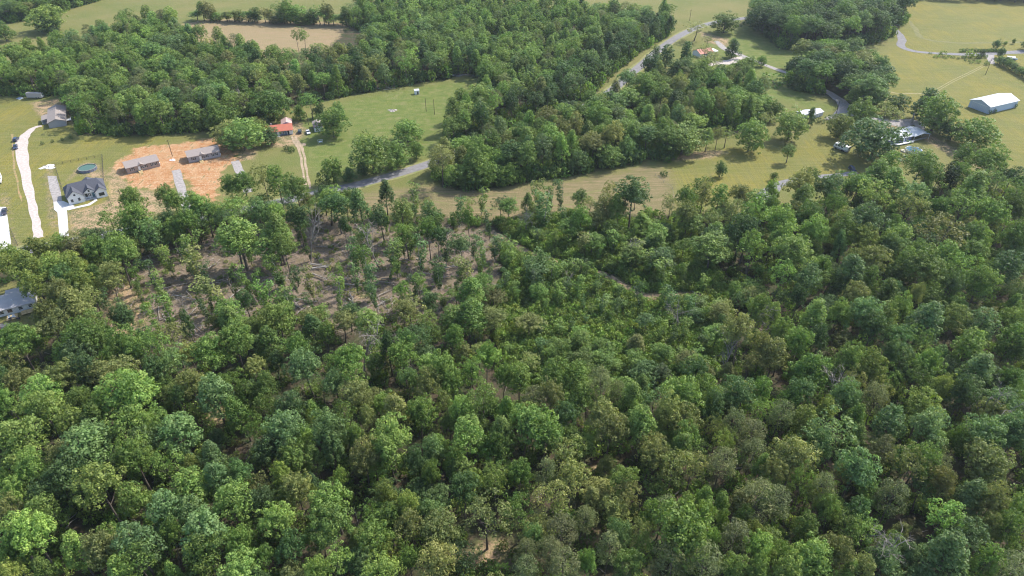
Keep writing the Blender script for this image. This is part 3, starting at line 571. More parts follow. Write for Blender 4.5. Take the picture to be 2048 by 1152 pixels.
# ---- fill the woods between the measured crowns
taken = {}
def near(x, y, r):
    cx, cy = int(x // 6), int(y // 6)
    for i in range(cx - 2, cx + 3):
        for j in range(cy - 2, cy + 3):
            for (a, b_, q) in taken.get((i, j), ()):
                if (a - x) ** 2 + (b_ - y) ** 2 < (r + q) ** 2: return True
    return False
def take(x, y, r): taken.setdefault((int(x // 6), int(y // 6)), []).append((x, y, r))
for t in TREES: take(t['x'], t['y'], min(2.8, t['sx'] * 2.6))
RP = np.array([q.xy[:] for q in ROADPTS])
def offroad(X, Y, d):
    m = np.full(X.shape, 1e9)
    for i in range(0, len(RP)): m = np.minimum(m, (X - RP[i, 0]) ** 2 + (Y - RP[i, 1]) ** 2)
    return m > d * d
def scatter(polys, n, rr, excl=(), road=7.5, inset=0.0, rs=RN, mindist=True):
    out = []
    for poly in polys:
        lo, hi = poly.min(0), poly.max(0); lo = np.maximum(lo, (-420, 38)); hi = np.minimum(hi, (520, 745))
        X = lo[0] + (hi[0] - lo[0]) * rs.rand(n); Y = lo[1] + (hi[1] - lo[1]) * rs.rand(n)
        k = sdist(X, Y, poly) > inset
        for e in excl: k &= sdist(X, Y, e) < 0
        k &= offroad(X, Y, road)
        k &= np.abs(X) < .80 * (Y * CP + 88) + 14
        for x, y in zip(X[k], Y[k]):
            if mindist:
                if near(x, y, rr): continue
                take(x, y, rr)
            out.append((x, y))
    return out
fillk = ['G', 'G', 'G', 'D', 'L', 'B', 'O', 'G', 'D', 'O']
FILL = []
for x, y in scatter([FOREST_MAIN], 9000, 2.1, (CLEAR, SHRUBBY, YARD_SW)):
    inG = sdist(np.array([x]), np.array([y]), GULLY)[0] > 0
    hh = (8.5 + 5 * RN.rand()) * (.8 if inG else 1)
    if RN.rand() < .36: continue
    if inG and RN.rand() < .5: continue
    if pix(x, y, 0)[1] > 700 and RN.rand() < .12: continue
    FILL.append((x, y, .62 + .25 * RN.rand(), hh / 19.6, fillk[RN.randint(10)], ['oak', 'poplar', 'open'][RN.randint(3)]))
BELT = poly_px("205,515 300,492 400,468 440,432 560,424 640,426 720,442 700,462 600,452 470,482 380,500 330,520 230,560")
for x, y in scatter([BELT], 800, 2.3, (), road=5): FILL.append((x, y, .75 + .25 * RN.rand(), (12.5 + 5 * RN.rand()) / 19.6, 'GGLDBG'[RN.randint(6)], ['oak', 'oak', 'open'][RN.randint(3)]))
for x, y in scatter([CLEAR], 60, 0, (), mindist=False, road=3): FILL.append((x, y, .55 + .5 * RN.rand(), (6 + 9 * RN.rand()) / 16, 'GLDBG'[RN.randint(5)], 'sapling'))
for x, y in scatter([SHRUBBY], 150, 0, (), mindist=False, road=4): FILL.append((x, y, .5 + .6 * RN.rand(), (4 + 7 * RN.rand()) / 16, 'GLDLL'[RN.randint(5)], 'sapling'))
def tree_mix(x, y):
    v = math.sin(x * .021 + 1) + math.sin(y * .027 + x * .01) + .6 * RN.randn()
    return 'G' if v > 1.2 else 'L' if v > .35 else 'B' if v > -.2 else 'G' if v > -.9 else ('O' if RN.rand() < .5 else 'D')
for x, y in scatter([F_BACK], 9000, 3.5, (HAY,)):
    u = RN.rand(); k = 'P' if u < .08 else 'L' if u < .36 else tree_mix(x, y)
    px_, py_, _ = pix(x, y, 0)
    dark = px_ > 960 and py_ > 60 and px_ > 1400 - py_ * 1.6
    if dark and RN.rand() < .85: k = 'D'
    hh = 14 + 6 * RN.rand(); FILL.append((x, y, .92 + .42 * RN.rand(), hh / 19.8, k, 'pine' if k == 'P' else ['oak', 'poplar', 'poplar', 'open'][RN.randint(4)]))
for x, y in scatter([F_MID], 5000, 3.4):
    k = ['G', 'L', 'L', 'B', 'O', 'P', 'G', 'L', 'L', 'D'][RN.randint(10)]
    hh = 14.5 + 6 * RN.rand(); FILL.append((x, y, .88 + .42 * RN.rand(), hh / 19.8, k, 'pine' if k == 'P' else ['oak', 'poplar', 'yard'][RN.randint(3)]))
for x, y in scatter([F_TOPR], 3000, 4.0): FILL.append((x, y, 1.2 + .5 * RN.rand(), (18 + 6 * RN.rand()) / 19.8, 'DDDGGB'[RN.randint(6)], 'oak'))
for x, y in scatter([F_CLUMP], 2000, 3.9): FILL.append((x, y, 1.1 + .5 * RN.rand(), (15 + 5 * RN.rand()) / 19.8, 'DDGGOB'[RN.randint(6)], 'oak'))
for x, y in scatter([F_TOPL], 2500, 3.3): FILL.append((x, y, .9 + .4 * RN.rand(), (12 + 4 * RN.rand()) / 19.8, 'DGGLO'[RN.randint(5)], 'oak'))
EDGE = poly_px("1960,2 2300,16 2300,-14 1780,-14 1780,-4")
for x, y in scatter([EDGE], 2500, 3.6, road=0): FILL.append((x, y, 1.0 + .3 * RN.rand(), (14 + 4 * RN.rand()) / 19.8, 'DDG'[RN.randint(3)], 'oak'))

# ---- which ones are things of their own
broad = [t for t in TREES if not t['sl'] and t['k'] != 'P']
broad.sort(key=lambda t: -t['w'] * (1.0 if 0 < t['px'] < 2048 and t['py'] < 1150 else .3))
for t in broad[300:]: t['stuff'] = 1
WORDS = {'G': 'mid green', 'B': 'blue green', 'L': 'light green', 'Y': 'yellow green', 'O': 'olive tan', 'D': 'dark green', 'P': 'grey olive'}
def zone(px, py):
    c = ('far left' if px < 300 else 'left' if px < 680 else 'centre left' if px < 1024 else 'centre right' if px < 1370 else 'right' if px < 1710 else 'far right')
    r = ('upper edge' if py < 480 else 'upper part' if py < 620 else 'middle' if py < 780 else 'lower part' if py < 960 else 'bottom edge')
    return r, c
ORD = ['leftmost', 'second from left', 'third from left', 'fourth from left', 'fifth from left', 'sixth from left', 'seventh from left', 'eighth from left', 'ninth from left', 'tenth from left', 'eleventh from left', 'twelfth from left', 'thirteenth from left', 'fourteenth from left', 'fifteenth from left', 'sixteenth from left', 'seventeenth from left', 'eighteenth from left', 'nineteenth from left', 'twentieth from left']
LBL = {}
def later_label(o, look, place, px): LBL.setdefault((look, place), []).append((px, o))
def flush_labels():
    for (look, place), lst in LBL.items():
        lst.sort(key=lambda q: q[0])
        for i, (_, o) in enumerate(lst):
            if len(lst) == 1: o['label'] = f"{look} {place}"
            else:
                o['label'] = f"{look} {place}, {ORD[min(i, 19)] if i < 20 else 'number %d from left' % (i + 1)}"
stuffpts = {}
for t in TREES:
    if t.get('stuff'):
        FILL.append((t['x'], t['y'], t['sx'], t['sz'], t['k'], t['shape'])); continue
    nm, cat, gr = ('sapling', 'sapling', 'thin saplings of the thinned wood') if t['sl'] else ('pine_tree', 'pine tree', 'pines scattered in the wood') if t['k'] == 'P' else ('broadleaf_tree', 'tree', 'broadleaf trees of the near wood')
    o = place_tree(nm, t['shape'], t['x'], t['y'], t['sx'], t['sz'], t['k'], tilt=(.05 * RN.randn() * (2 if t['sl'] else 1), .05 * RN.randn() * (2 if t['sl'] else 1)))
    o['category'] = cat; o['group'] = gr
    r, c = zone(t['px'], t['py'])
    sz_ = 'broad' if t['w'] > 56 else 'small' if t['w'] < 38 else 'medium'
    if t['sl']: look = f"slender {WORDS[t['k']]} sapling"; place = f"in the {c} of the wood, {r}"
    elif t['k'] == 'P': look = f"{sz_} grey olive pine"; place = f"in the {c} of the wood, {r}"
    else: look = f"{sz_} {WORDS[t['k']]} tree"; place = f"in the {c} of the wood, {r}"
    later_label(o, look, place, t['px'])

# ------------------------------------------------------------------ instanced stuff: the uncountable rest
lib = bpy.data.collections.new('foliage_library'); libn = []
def join_mesh(a, b_, name):
    """leaf mesh a (with leafvar) + trunk b"""
    va = np.empty(len(a.vertices) * 3, np.float32); a.vertices.foreach_get('co', va)
    vb = np.empty(len(b_.vertices) * 3, np.float32); b_.vertices.foreach_get('co', vb)
    na, nb = len(a.vertices), len(b_.vertices)
    me = bpy.data.meshes.new(name); me.vertices.add(na + nb); me.vertices.foreach_set('co', np.concatenate([va, vb]))
    la = np.arange(na, dtype=np.int32); lb = np.empty(len(b_.loops), np.int32); b_.loops.foreach_get('vertex_index', lb)
    me.loops.add(len(la) + len(lb)); me.loops.foreach_set('vertex_index', np.concatenate([la, lb + na]))
    sb = np.empty(len(b_.polygons), np.int32); b_.polygons.foreach_get('loop_start', sb)
    me.polygons.add(len(a.polygons) + len(sb)); me.polygons.foreach_set('loop_start', np.concatenate([np.arange(0, na, 4, dtype=np.int32), sb + na]))
    me.polygons.foreach_set('material_index', np.concatenate([np.zeros(len(a.polygons), np.int32), np.ones(len(sb), np.int32)]))
    me.update(calc_edges=True)
    va_ = np.zeros(len(a.polygons), np.float32); a.attributes['leafvar'].data.foreach_get('value', va_)
    at = me.attributes.new('leafvar', 'FLOAT', 'FACE'); at.data.foreach_set('value', np.concatenate([va_, np.zeros(len(sb), np.float32)]))
    me.materials.append(LEAF); me.materials.append(BARK); return me
LIBI = {}
for key in SH:
    for j, s in enumerate(SH[key]):
        nme = f"lib_{len(libn):02d}"; o = bpy.data.objects.new(nme, join_mesh(s['crown'], s['trunk'], nme)); lib.objects.link(o)
        LIBI[(key, j)] = len(libn); libn.append(nme)
gt = bpy.data.node_groups.new('scatter', 'GeometryNodeTree')
gt.interface.new_socket('Geometry', in_out='INPUT', socket_type='NodeSocketGeometry'); gt.interface.new_socket('Geometry', in_out='OUTPUT', socket_type='NodeSocketGeometry')
N = gt.nodes.new; Lk = gt.links.new
gi = N('NodeGroupInput'); go = N('NodeGroupOutput'); ip = N('GeometryNodeInstanceOnPoints'); ci = N('GeometryNodeCollectionInfo')
ci.inputs['Collection'].default_value = lib; ci.inputs['Separate Children'].default_value = True; ci.inputs['Reset Children'].default_value = True
def nat(n, ty):
    x = N('GeometryNodeInputNamedAttribute'); x.data_type = ty; x.inputs[0].default_value = n; return x.outputs[0]
Lk(gi.outputs[0], ip.inputs['Points']); Lk(ci.outputs[0], ip.inputs['Instance']); ip.inputs['Pick Instance'].default_value = True
Lk(nat('idx', 'INT'), ip.inputs['Instance Index']); Lk(nat('rot', 'FLOAT_VECTOR'), ip.inputs['Rotation']); Lk(nat('scl', 'FLOAT_VECTOR'), ip.inputs['Scale'])
Lk(ip.outputs[0], go.inputs[0])
def stuff_points(name, rows, label, cat):
    """rows: x y z sx sz tint(3) idx"""
    n = len(rows); me = bpy.data.meshes.new(name); me.from_pydata([(r[0], r[1], r[2]) for r in rows], [], [])
    t = me.attributes.new('tint', 'FLOAT_COLOR', 'POINT'); t.data.foreach_set('color', np.array([[*r[5], 1] for r in rows], np.float32).ravel())
    t = me.attributes.new('idx', 'INT', 'POINT'); t.data.foreach_set('value', np.array([r[6] for r in rows], np.int32))
    t = me.attributes.new('rot', 'FLOAT_VECTOR', 'POINT'); t.data.foreach_set('vector', np.array([[.06 * RN.randn(), .06 * RN.randn(), RN.rand() * 6.28] for r in rows], np.float32).ravel())
    t = me.attributes.new('scl', 'FLOAT_VECTOR', 'POINT'); t.data.foreach_set('vector', np.array([[r[3], r[3] * (.9 + .2 * RN.rand()), r[4]] for r in rows], np.float32).ravel())
    o = bpy.data.objects.new(name, me); COL.objects.link(o); md = o.modifiers.new('scatter', 'NODES'); md.node_group = gt
    return tag(o, label, cat, None, 'stuff')
rows_near, rows_far = [], []
for (x, y, sx, sz, k, shp) in FILL:
    j = RN.randint(len(SH[shp])); r = (x, y, 0, sx, sz, tinted(k, RN, .14), LIBI[(shp, j)])
    (rows_near if pix(x, y, 0)[1] > 340 and sdist(np.array([x]), np.array([y]), FOREST_MAIN)[0] > -20 else rows_far).append(r)
stuff_points('woodland_fill', rows_near, 'smaller trees packed between the tall crowns of the near wood', 'woodland')
stuff_points('distant_woodland', rows_far, 'dense woods beyond the clearing and along the road and fields', 'woodland')
def shrub_rows(pts, s0, s1, ks, hz=1.0):
    return [(x, y, 0, (s := s0 + (s1 - s0) * RN.rand()), s * (.8 + .6 * RN.rand()) * hz, tinted(ks[RN.randint(len(ks))], RN, .18), LIBI[('shrub', RN.randint(4))]) for x, y in pts]
und = shrub_rows(scatter([FOREST_MAIN], 9500, 0, (CLEAR, SHRUBBY, YARD_SW), mindist=False, road=5), .7, 2.0, 'GGLLGY', 1.15)
und = [r for r in und if RN.rand() < .9]
und += shrub_rows(scatter([SHRUBBY], 7500, 0, (), mindist=False, road=3.3), .6, 1.6, 'LLLGLLYG', 1.2)
und += shrub_rows(scatter([CLEAR], 1000, 0, (), mindist=False, road=0), .25, .85, 'GOLOY', .9)
stuff_points('undergrowth', und, 'low green shrubs and brambles covering the floor of the near wood', 'undergrowth')
und2 = []
for pl, n in ((F_BACK, 9000), (F_MID, 2600), (F_TOPR, 500), (F_CLUMP, 500)):
    und2 += shrub_rows(scatter([pl], n, 0, (HAY,), mindist=False, road=5.5), 1.0, 2.6, 'GGDLD', 1.2)
und2 = [r for r in und2 if RN.rand() < .38]
for pl, n in ((F_BACK, 9000), (F_MID, 4000), (F_TOPR, 2500), (F_CLUMP, 1800), (F_TOPL, 1500)):
    q = scatter([pl], n, 0, (HAY,), mindist=False, road=6)
    dd = sdist(np.array([a[0] for a in q]), np.array([a[1] for a in q]), pl)
    und2 += shrub_rows([a for a, d_ in zip(q, dd) if 0 < d_ < 7], 1.6, 3.2, 'GGDLDG', 1.3)
stuff_points('hedge_growth', und2, 'low bushy growth under and along the distant woods', 'undergrowth')

# ------------------------------------------------------------------ buildings
SHING = mat('grey_brown_shingle', (0.31, 0.265, 0.24), 0.9, noise=0.2, nscale=3.0)
SHINGD = mat('slate_shingle', (0.085, 0.09, 0.11), 0.85, noise=0.25, nscale=3.0)
ROOFRED = mat('red_metal_roof', (0.46, 0.15, 0.09), 0.55, noise=0.12, nscale=.6, stripe=(0, 1.6), col2=(0.36, 0.11, 0.07))
ROOFPINK = mat('faded_pink_roof', (0.50, 0.36, 0.33), 0.7, noise=0.3, nscale=1, stripe=(0, 1.6), col2=(0.42, 0.27, 0.24))
ROOFWHITE = mat('white_metal_roof', (0.52, 0.54, 0.58), 0.6, noise=0.15, nscale=.5, stripe=(0, 1.1), col2=(.44, .46, .51))
ROOFGREY = mat('grey_membrane_roof', (0.44, 0.42, 0.42), 0.8, noise=0.1, nscale=.4)
ROOFBLUE = mat('grey_metal_roof', (0.40, 0.43, 0.46), 0.5, stripe=(0, 2.0), noise=.05, nscale=1, col2=(.34, .37, .40))
SIDTAN = mat('taupe_siding', (0.38, 0.29, 0.24), 0.8, stripe=(2, 4.5), col2=(0.26, 0.22, 0.20))
SIDGREY = mat('grey_siding', (0.36, 0.35, 0.36), 0.8, stripe=(2, 4.5), col2=(0.28, 0.27, 0.29))
SIDWHITE = mat('white_board_siding', (0.80, 0.80, 0.80), 0.7, stripe=(0, 2.4), col2=(0.62, 0.64, 0.68))
SIDBLUE = mat('slate_blue_siding', (0.17, 0.20, 0.27), 0.8, stripe=(2, 5), col2=(0.13, 0.15, 0.21))
BARNW = mat('pale_blue_metal', (0.40, 0.50, 0.64), 0.5, stripe=(0, 1.1), col2=(0.42, 0.48, 0.58))
WHITE = mat('white_paint', (0.78, 0.78, 0.77), 0.6)
GLASS = mat('window_glass', (0.03, 0.04, 0.05), 0.08, spec=.8)
SHUT = mat('black_shutter', (0.02, 0.02, 0.022), 0.6)
DARK = mat('dark_metal', (0.04, 0.04, 0.045), 0.6)
LUMBER = mat('new_lumber', (0.55, 0.42, 0.22), 0.8, stripe=(1, 3), col2=(0.4, 0.3, 0.16))
GREYWOOD = mat('weathered_wood', (0.30, 0.28, 0.26), 0.9, noise=.3, nscale=2)
FOUND = mat('foundation_block', (0.30, 0.28, 0.27), 0.9)
TEALDOOR = mat('teal_door', (0.10, 0.22, 0.26), 0.5)

def gable_body(L, D, H, rise, axis='x', z0=0.0):
    """closed wall volume with pentagon gables. ridge along axis"""
    if axis == 'x': poly = [(0, 0, z0), (0, D, z0), (0, D, H), (0, D / 2, H + rise), (0, 0, H)]; return MB().prism(poly, (L, 0, 0))
    poly = [(0, 0, z0), (L, 0, z0), (L, 0, H), (L / 2, 0, H + rise), (0, 0, H)]; return MB().prism(poly, (0, D, 0))
def gable_roof(x0, x1, y0, y1, H, rise, axis='x', o=.4, t=.14, lift=.02):
    """two slabs meeting at the ridge, overhang o"""
    mb = MB()
    if axis == 'x':
        ym = (y0 + y1) / 2; s = rise / (ym - y0); e = H - s * o + t + lift; r = H + rise + t + lift
        mb.slab([(x0 - o, y0 - o, e), (x1 + o, y0 - o, e), (x1 + o, ym, r), (x0 - o, ym, r)], t)
        mb.slab([(x0 - o, ym, r), (x1 + o, ym, r), (x1 + o, y1 + o, e), (x0 - o, y1 + o, e)], t)
    else:
        xm = (x0 + x1) / 2; s = rise / (xm - x0); e = H - s * o + t + lift; r = H + rise + t + lift
        mb.slab([(x0 - o, y0 - o, e), (xm, y0 - o, r), (xm, y1 + o, r), (x0 - o, y1 + o, e)], t)
        mb.slab([(xm, y0 - o, r), (x1 + o, y0 - o, e), (x1 + o, y1 + o, e), (xm, y1 + o, r)], t)
    return mb
def window(parent, x, z, wd, ht, face='front', pos=0.0, shutters=False, frame=None):
    """frame + pane sub-part on a wall; face front: plane y=pos looking -y; left: x=pos; right"""
    fr = MB(); pn = MB(); e = .04; bw = .09
    def bx(mb, a0, a1, z0, z1, d0, d1):
        if face == 'front': mb.box(a0, a1, pos - d1, pos - d0, z0, z1)
        elif face == 'left': mb.box(pos - d1, pos - d0, a0, a1, z0, z1)
        else: mb.box(pos + d0, pos + d1, a0, a1, z0, z1)
    a0, a1, z0, z1 = x - wd / 2, x + wd / 2, z, z + ht
    for q in ((a0 - bw, a0, z0 - bw, z1 + bw), (a1, a1 + bw, z0 - bw, z1 + bw), (a0, a1, z1, z1 + bw), (a0, a1, z0 - bw, z0), (a0, a1, z0 + ht / 2 - .03, z0 + ht / 2 + .03)):
        bx(fr, *q, .0, .07)
    bx(pn, a0, a1, z0, z0 + ht / 2 - .03, .0, .035); bx(pn, a0, a1, z0 + ht / 2 + .03, z1, .0, .035)
    f = fr.build('window', frame or WHITE, parent); pn.build('pane', GLASS, f)
    if shutters:
        for s0 in (a0 - bw - .42, a1 + bw):
            sh = MB(); bx(sh, s0 + .02, s0 + .40, z0 - .05, z1 + .05, .0, .05); sh.build('shutter', SHUT, f)
def door(parent, x, z, wd=.95, ht=2.05, m=None, pos=0.0, face='front', leafs=1):
    d = MB(); h = MB()
    if face == 'front': d.box(x - wd / 2, x + wd / 2, pos - .06, pos, z, z + ht); h.box(x + wd * .34, x + wd * .42, pos - .11, pos - .06, z + .95, z + 1.05)
    elif face == 'left': d.box(pos - .06, pos, x - wd / 2, x + wd / 2, z, z + ht); h.box(pos - .11, pos - .06, x + wd * .34, x + wd * .42, z + .95, z + 1.05)
    o = d.build('door', m or WHITE, parent); h.build('handle', DARK, o); return o
def house_root(name, a, b, label, cat, group=None):
    o, rz, L = frame(a, b); e = empty(name, o, rz, label, cat, group); return e, L

# two matching new single-storey homes on bare orange earth
def ranch_home(a, b, sid, label):
    e, L = house_root('new_home', a, b, label, 'house', 'new homes on bare orange earth')
    D, H, rs_ = 8.4, 3.1, 1.45
    MB().box(.03, L - .03, .03, D - .03, -.3, .35).build('foundation', FOUND, e)
    gable_body(L, D, H, rs_, z0=.35).build('wall', sid, e)
    roof = gable_roof(0, L, 0, D, H, rs_, o=.35).build('roof', SHING, e)
    g = MB(); px0, px1 = L * .33, L * .545
    xm = (px0 + px1) / 2
    g.slab([(px0, -.75, H + .02), (xm, -.75, H + .95), (xm, 2.6, H + .97), (px0, .3, H + .12)], .12)
    g.slab([(xm, -.75, H + .95), (px1, -.75, H + .02), (px1, .3, H + .12), (xm, 2.6, H + .97)], .12)
    g.build('porch_gable', SHING, e)
    MB().prism([(px0 + .3, -.55, H), (px1 - .3, -.55, H), (xm, -.55, H + .75)], (0, .15, 0)).build('gable_face', sid, e)
    for s, z in ((.16, 1.25), (.49, 1.25), (.57, 1.25), (.79, 1.25), (.87, 1.25)): window(e, L * s, z, 1.0 if s == .16 else .75, 1.35, shutters=True)
    door(e, L * .375, .55, m=WHITE)
    st = MB().box(L * .375 - 1, L * .375 + .9, -1.7, -.02, .38, .52)
    for i in range(3): st.box(L * .375 - .9, L * .375 + .8, -2.1 - .35 * i, -1.72 - .35 * i, -.02, .38 - .13 * i)
    for q in (-1, .82): st.box(L * .375 + q, L * .375 + q + .08, -1.7, -.05, 1.35, 1.45); st.box(L * .375 + q, L * .375 + q + .08, -1.7, -1.6, .5, 1.4)
    st.build('front_steps', LUMBER, e)
    MB().box(L + .01, L + .55, 2.0, 2.9, .0, .95).build('heat_pump', WHITE, e)
    for k in range(3): MB().cyl((L * (.2 + .28 * k), D * .68), .07, H + .8, H + 1.35, 8).build('vent_pipe', GREYWOOD, roof)
ranch_home((256.3, 348.5), (320.9, 332.6), SIDTAN, 'taupe home with black shutters, nearer to the round pool')
ranch_home((379.0, 326.5), (441.7, 313.6), SIDGREY, 'grey home with black shutters, right one of the two on orange earth')

# white farmhouse with slate roof
e, L = house_root('white_house', (139.8, 410.7), (211.9, 390.7), 'white board house with dark slate gables and a front porch', 'house')
e.rotation_euler.z -= .09; L *= 1.05
H = 3.4; D = 12.0; wl = L * .40; wr = L * .72
MB().prism([(0, 2.2, 0), (wl - .003, 2.2, 0), (wl - .003, D, 0), (0, D, 0)], (0, 0, H)).box(wr + .003, L, 2.2, D, 0, H).box(wl + .001, wr, 2.4, D - .01, .3, H).build('wall', SIDWHITE, e)
lw = gable_body(wl, 2.2, H, 2.5, 'y').build('left_wing', SIDWHITE, e)
m_ = gable_body(L - wr, 2.2, H, 1.6, 'y'); m_.v = [(x + wr, y, z) for x, y, z in m_.v]; m_.build('right_wing', SIDWHITE, e)
r = MB(); ym = (2.2 + D) / 2; rz = H + 3.6; o_ = .45
def sl(pts): r.slab(pts, .14)
sl([(-o_, 1.9, H + .16), (L + o_, 1.9, H + .16), (L - 2.0, ym, rz), (2.0, ym, rz)])
sl([(L + o_, D + o_, H + .16), (-o_, D + o_, H + .16), (2.0, ym, rz), (L - 2.0, ym, rz)])
sl([(-o_, D + o_, H + .16), (-o_, 1.9, H + .16), (2.0, ym, rz)])
sl([(L + o_, 1.9, H + .16), (L + o_, D + o_, H + .16), (L - 2.0, ym, rz)])
rf = r.build('roof', SHINGD, e)
def wing_roof(x0, x1, y0, yb, rise, name):
    xm = (x0 + x1) / 2; o = .4; s = rise / (xm - x0); b = MB(); ee = H - s * o + .19; rr = H + rise + .19
    b.slab([(x0 - o, y0 - o, ee), (xm, y0 - o, rr), (xm, yb, rr), (x0 - o, 1.95, ee)], .14)
    b.slab([(xm, y0 - o, rr), (x1 + o, y0 - o, ee), (x1 + o, 1.95, ee), (xm, yb, rr)], .14)
    return b.build(name, SHINGD, e)
wing_roof(0, wl, 0, 5.6, 2.7, 'wing_roof'); wing_roof(wr, L, 0, 4.9, 1.8, 'wing_roof')
wing_roof(wl + .2, wr + .3, .9, 5.4, 2.3, 'porch_roof')
pf = MB().prism([(wl + .25, .95, H - .05), (wr + .2, .95, H - .05), ((wl + wr + .45) / 2, .95, H + 1.8)], (0, .12, 0)).build('porch_gable', SIDWHITE, e)
window(pf, (wl + wr + .45) / 2, H + .45, .55, .6, pos=.95, frame=SHUT)
MB().box(wl + .02, wr - .02, .6, 2.38, .0, .32).build('porch_floor', CONC, e)
for k in range(3): MB().box(wl + .15 + k * (wr - wl - .5) / 2, wl + .35 + k * (wr - wl - .5) / 2, .75, .95, .33, H - .06).build('porch_post', WHITE, e)
for q in (.25, .5): window(e, wl + (wr - wl) * q, 1.1, .8, 1.3, pos=2.4, frame=SHUT)
door(e, wl + (wr - wl) * .8, .35, m=TEALDOOR, pos=2.4)
for q in (.24, .70): window(e, wl * q, 1.2, .75, 1.2, frame=SHUT)
for q in (.38, .62): window(e, wr + (L - wr) * q, 1.1, .95, 1.3, frame=SHUT)
window(e, wl * .5, H + .5, .6, .6, frame=SHUT)
bb = gable_body(5.0, 3.0, H, 1.3, 'y'); bb.v = [(x + L * .48, y + D + .004, z) for x, y, z in bb.v]; bb.build('rear_wing', SIDWHITE, e)
gr = gable_roof(L * .48, L * .48 + 5, D + .9, D + 3.0, H, 1.35, 'y', o=.4, lift=.03); gr.build('rear_roof', SHINGD, e)

# brown ranch house, top left
e, L = house_root('brown_roof_house', (99.6, 256.9), (134.3, 251.2), 'grey house with a brown shingle roof and a side porch, at the forest edge', 'house')
D = 24.0
gable_body(L, D, 3.0, 1.55, 'y').build('wall', SIDGREY, e)
rf = gable_roof(0, L, 0, D, 3.0, 1.55, 'y', o=.4).build('roof', SHING, e)
for k in range(3): MB().cyl((L * .72, 4 + 5 * k), .12, 3.7, 4.4, 8).build('vent_pipe', WHITE, rf)
pr = MB().slab([(-3.6, 7.5, 2.45), (-.42, 7.5, 3.02), (-.42, 15.5, 3.02), (-3.6, 15.5, 2.45)], .12).build('porch_roof', SHING, e)
for y_ in (7.8, 11.4, 15.2): MB().box(-3.45, -3.3, y_ - .08, y_ + .08, 0, 2.36).build('porch_post', WHITE, e)
MB().box(-3.5, -.01, 7.6, 15.4, 0, .35).build('porch_floor', GREYWOOD, e)
window(e, 9.0, 1.1, .9, 1.2, 'left', 0); window(e, 13.5, 1.1, .9, 1.2, 'left', 0); window(e, 3.5, 1.1, .9, 1.2, 'left', 0); window(e, 18.5, 1.1, .9, 1.2, 'left', 0)
door(e, 11.2, .36, m=WHITE, face='left', pos=0)
for y_ in (3.5, 15): window(e, y_, 1.1, .9, 1.2, 'right', L)
dk = MB().box(L + .01, L + 2.2, 6, 9, .55, .68)
for y_ in (6.1, 8.8):
    dk.box(L + 2.05, L + 2.17, y_, y_ + .12, -.1, 1.5)
dk.box(L + 2.05, L + 2.15, 6.22, 8.8, 1.4, 1.5); dk.build('back_deck', WHITE, e)

# pale storage trailer by the forest
e, L = house_root('storage_trailer', (54.5, 196.9), (84.5, 197.4), 'long pale box trailer parked against the forest beyond the brown roofed house', 'trailer')
MB().box(0, L, 0, 2.6, .55, 3.1).build('box', mat('faded_tan_metal', (.44, .39, .36), .6, stripe=(0, 1.2), noise=.1, nscale=1), e)
MB().slab([(-.05, -.05, 3.14), (L + .05, -.05, 3.14), (L + .05, 1.3, 3.3), (-.05, 1.3, 3.3)], .05).slab([(-.05, 1.3, 3.3), (L + .05, 1.3, 3.3), (L + .05, 2.65, 3.14), (-.05, 2.65, 3.14)], .05).build('roof', mat('rusty_pale_roof', (.52, .47, .44), .7, noise=.3, nscale=.8), e)
MB().box(L + .01, L + .05, .2, 2.4, .7, 2.9).build('rear_door', WHITE, e)
for x_ in (L * .62, L * .78):
    for y_ in (.15, 2.45): MB().tube([(x_, y_ - .15, .45), (x_, y_ + .15, .45)], [.45, .45], 12).build('wheel', DARK, e)

# red roofed house
e, L = house_root('red_roof_house', (526.3, 275.3), (586.0, 268.6), 'slate blue house with a bright red metal roof, at the top of the dirt track', 'house')
D = 9.0; H = 2.7
gable_body(L, D, H, 1.7).build('wall', SIDBLUE, e)
gable_roof(0, L, 0, D, H, 1.7, o=.5).build('roof', ROOFRED, e)
for q, wd in ((.13, 1.2), (.28, 1.2), (.60, 1.1), (.70, .8)): window(e, L * q, 1.0, wd, 1.1)
door(e, L * .52, .3, m=WHITE); MB().box(L * .81, L - .02, -.06, 0, .3, 2.5).build('white_panel', WHITE, e); door(e, L * .86, .32, m=SHUT, pos=-.062)
MB().box(L * .52 - .8, L * .52 + .8, -1.6, -.02, 0, .28).build('front_step', CONC, e)
an = gable_body(5.2, 7.0, 2.5, 1.1, 'y'); an.v = [(x + L * .66, y + D + .01, z) for x, y, z in an.v]; an.build('rear_wing', SIDBLUE, e)
gable_roof(L * .66, L * .66 + 5.2, D + .6, D + 7.0, 2.5, 1.1, 'y', o=.35).build('rear_roof', ROOFPINK, e)
MB().box(L * .3, L * .3 + .7, D * .62, D * .62 + .7, 3.6, 5.0).build('chimney', FOUND, e)
# garage
e, L = house_root('garage', (629.4, 264.4), (646.5, 262.2), 'small pale garage with a dark two tone roof under a tree', 'garage')
gable_body(L, 8.5, 2.5, 1.1, 'y').build('wall', mat('pale_blue_siding', (.50, .54, .60), .8, stripe=(0, 3), col2=(.4, .44, .5)), e)
gable_roof(0, L, 0, 5.0, 2.5, 1.1, 'y', o=.25).build('roof', mat('dark_purple_shingle', (.10, .085, .10), .9, noise=.2, nscale=3), e)
gable_roof(0, L, 5.6, 9.0, 2.4, 1.05, 'y', o=.25).build('rear_roof', SHING, e)
for q in (.27, .72): MB().box(L * q - 1.1, L * q + 1.1, -.06, 0, .05, 2.1).build('garage_door', WHITE, e)

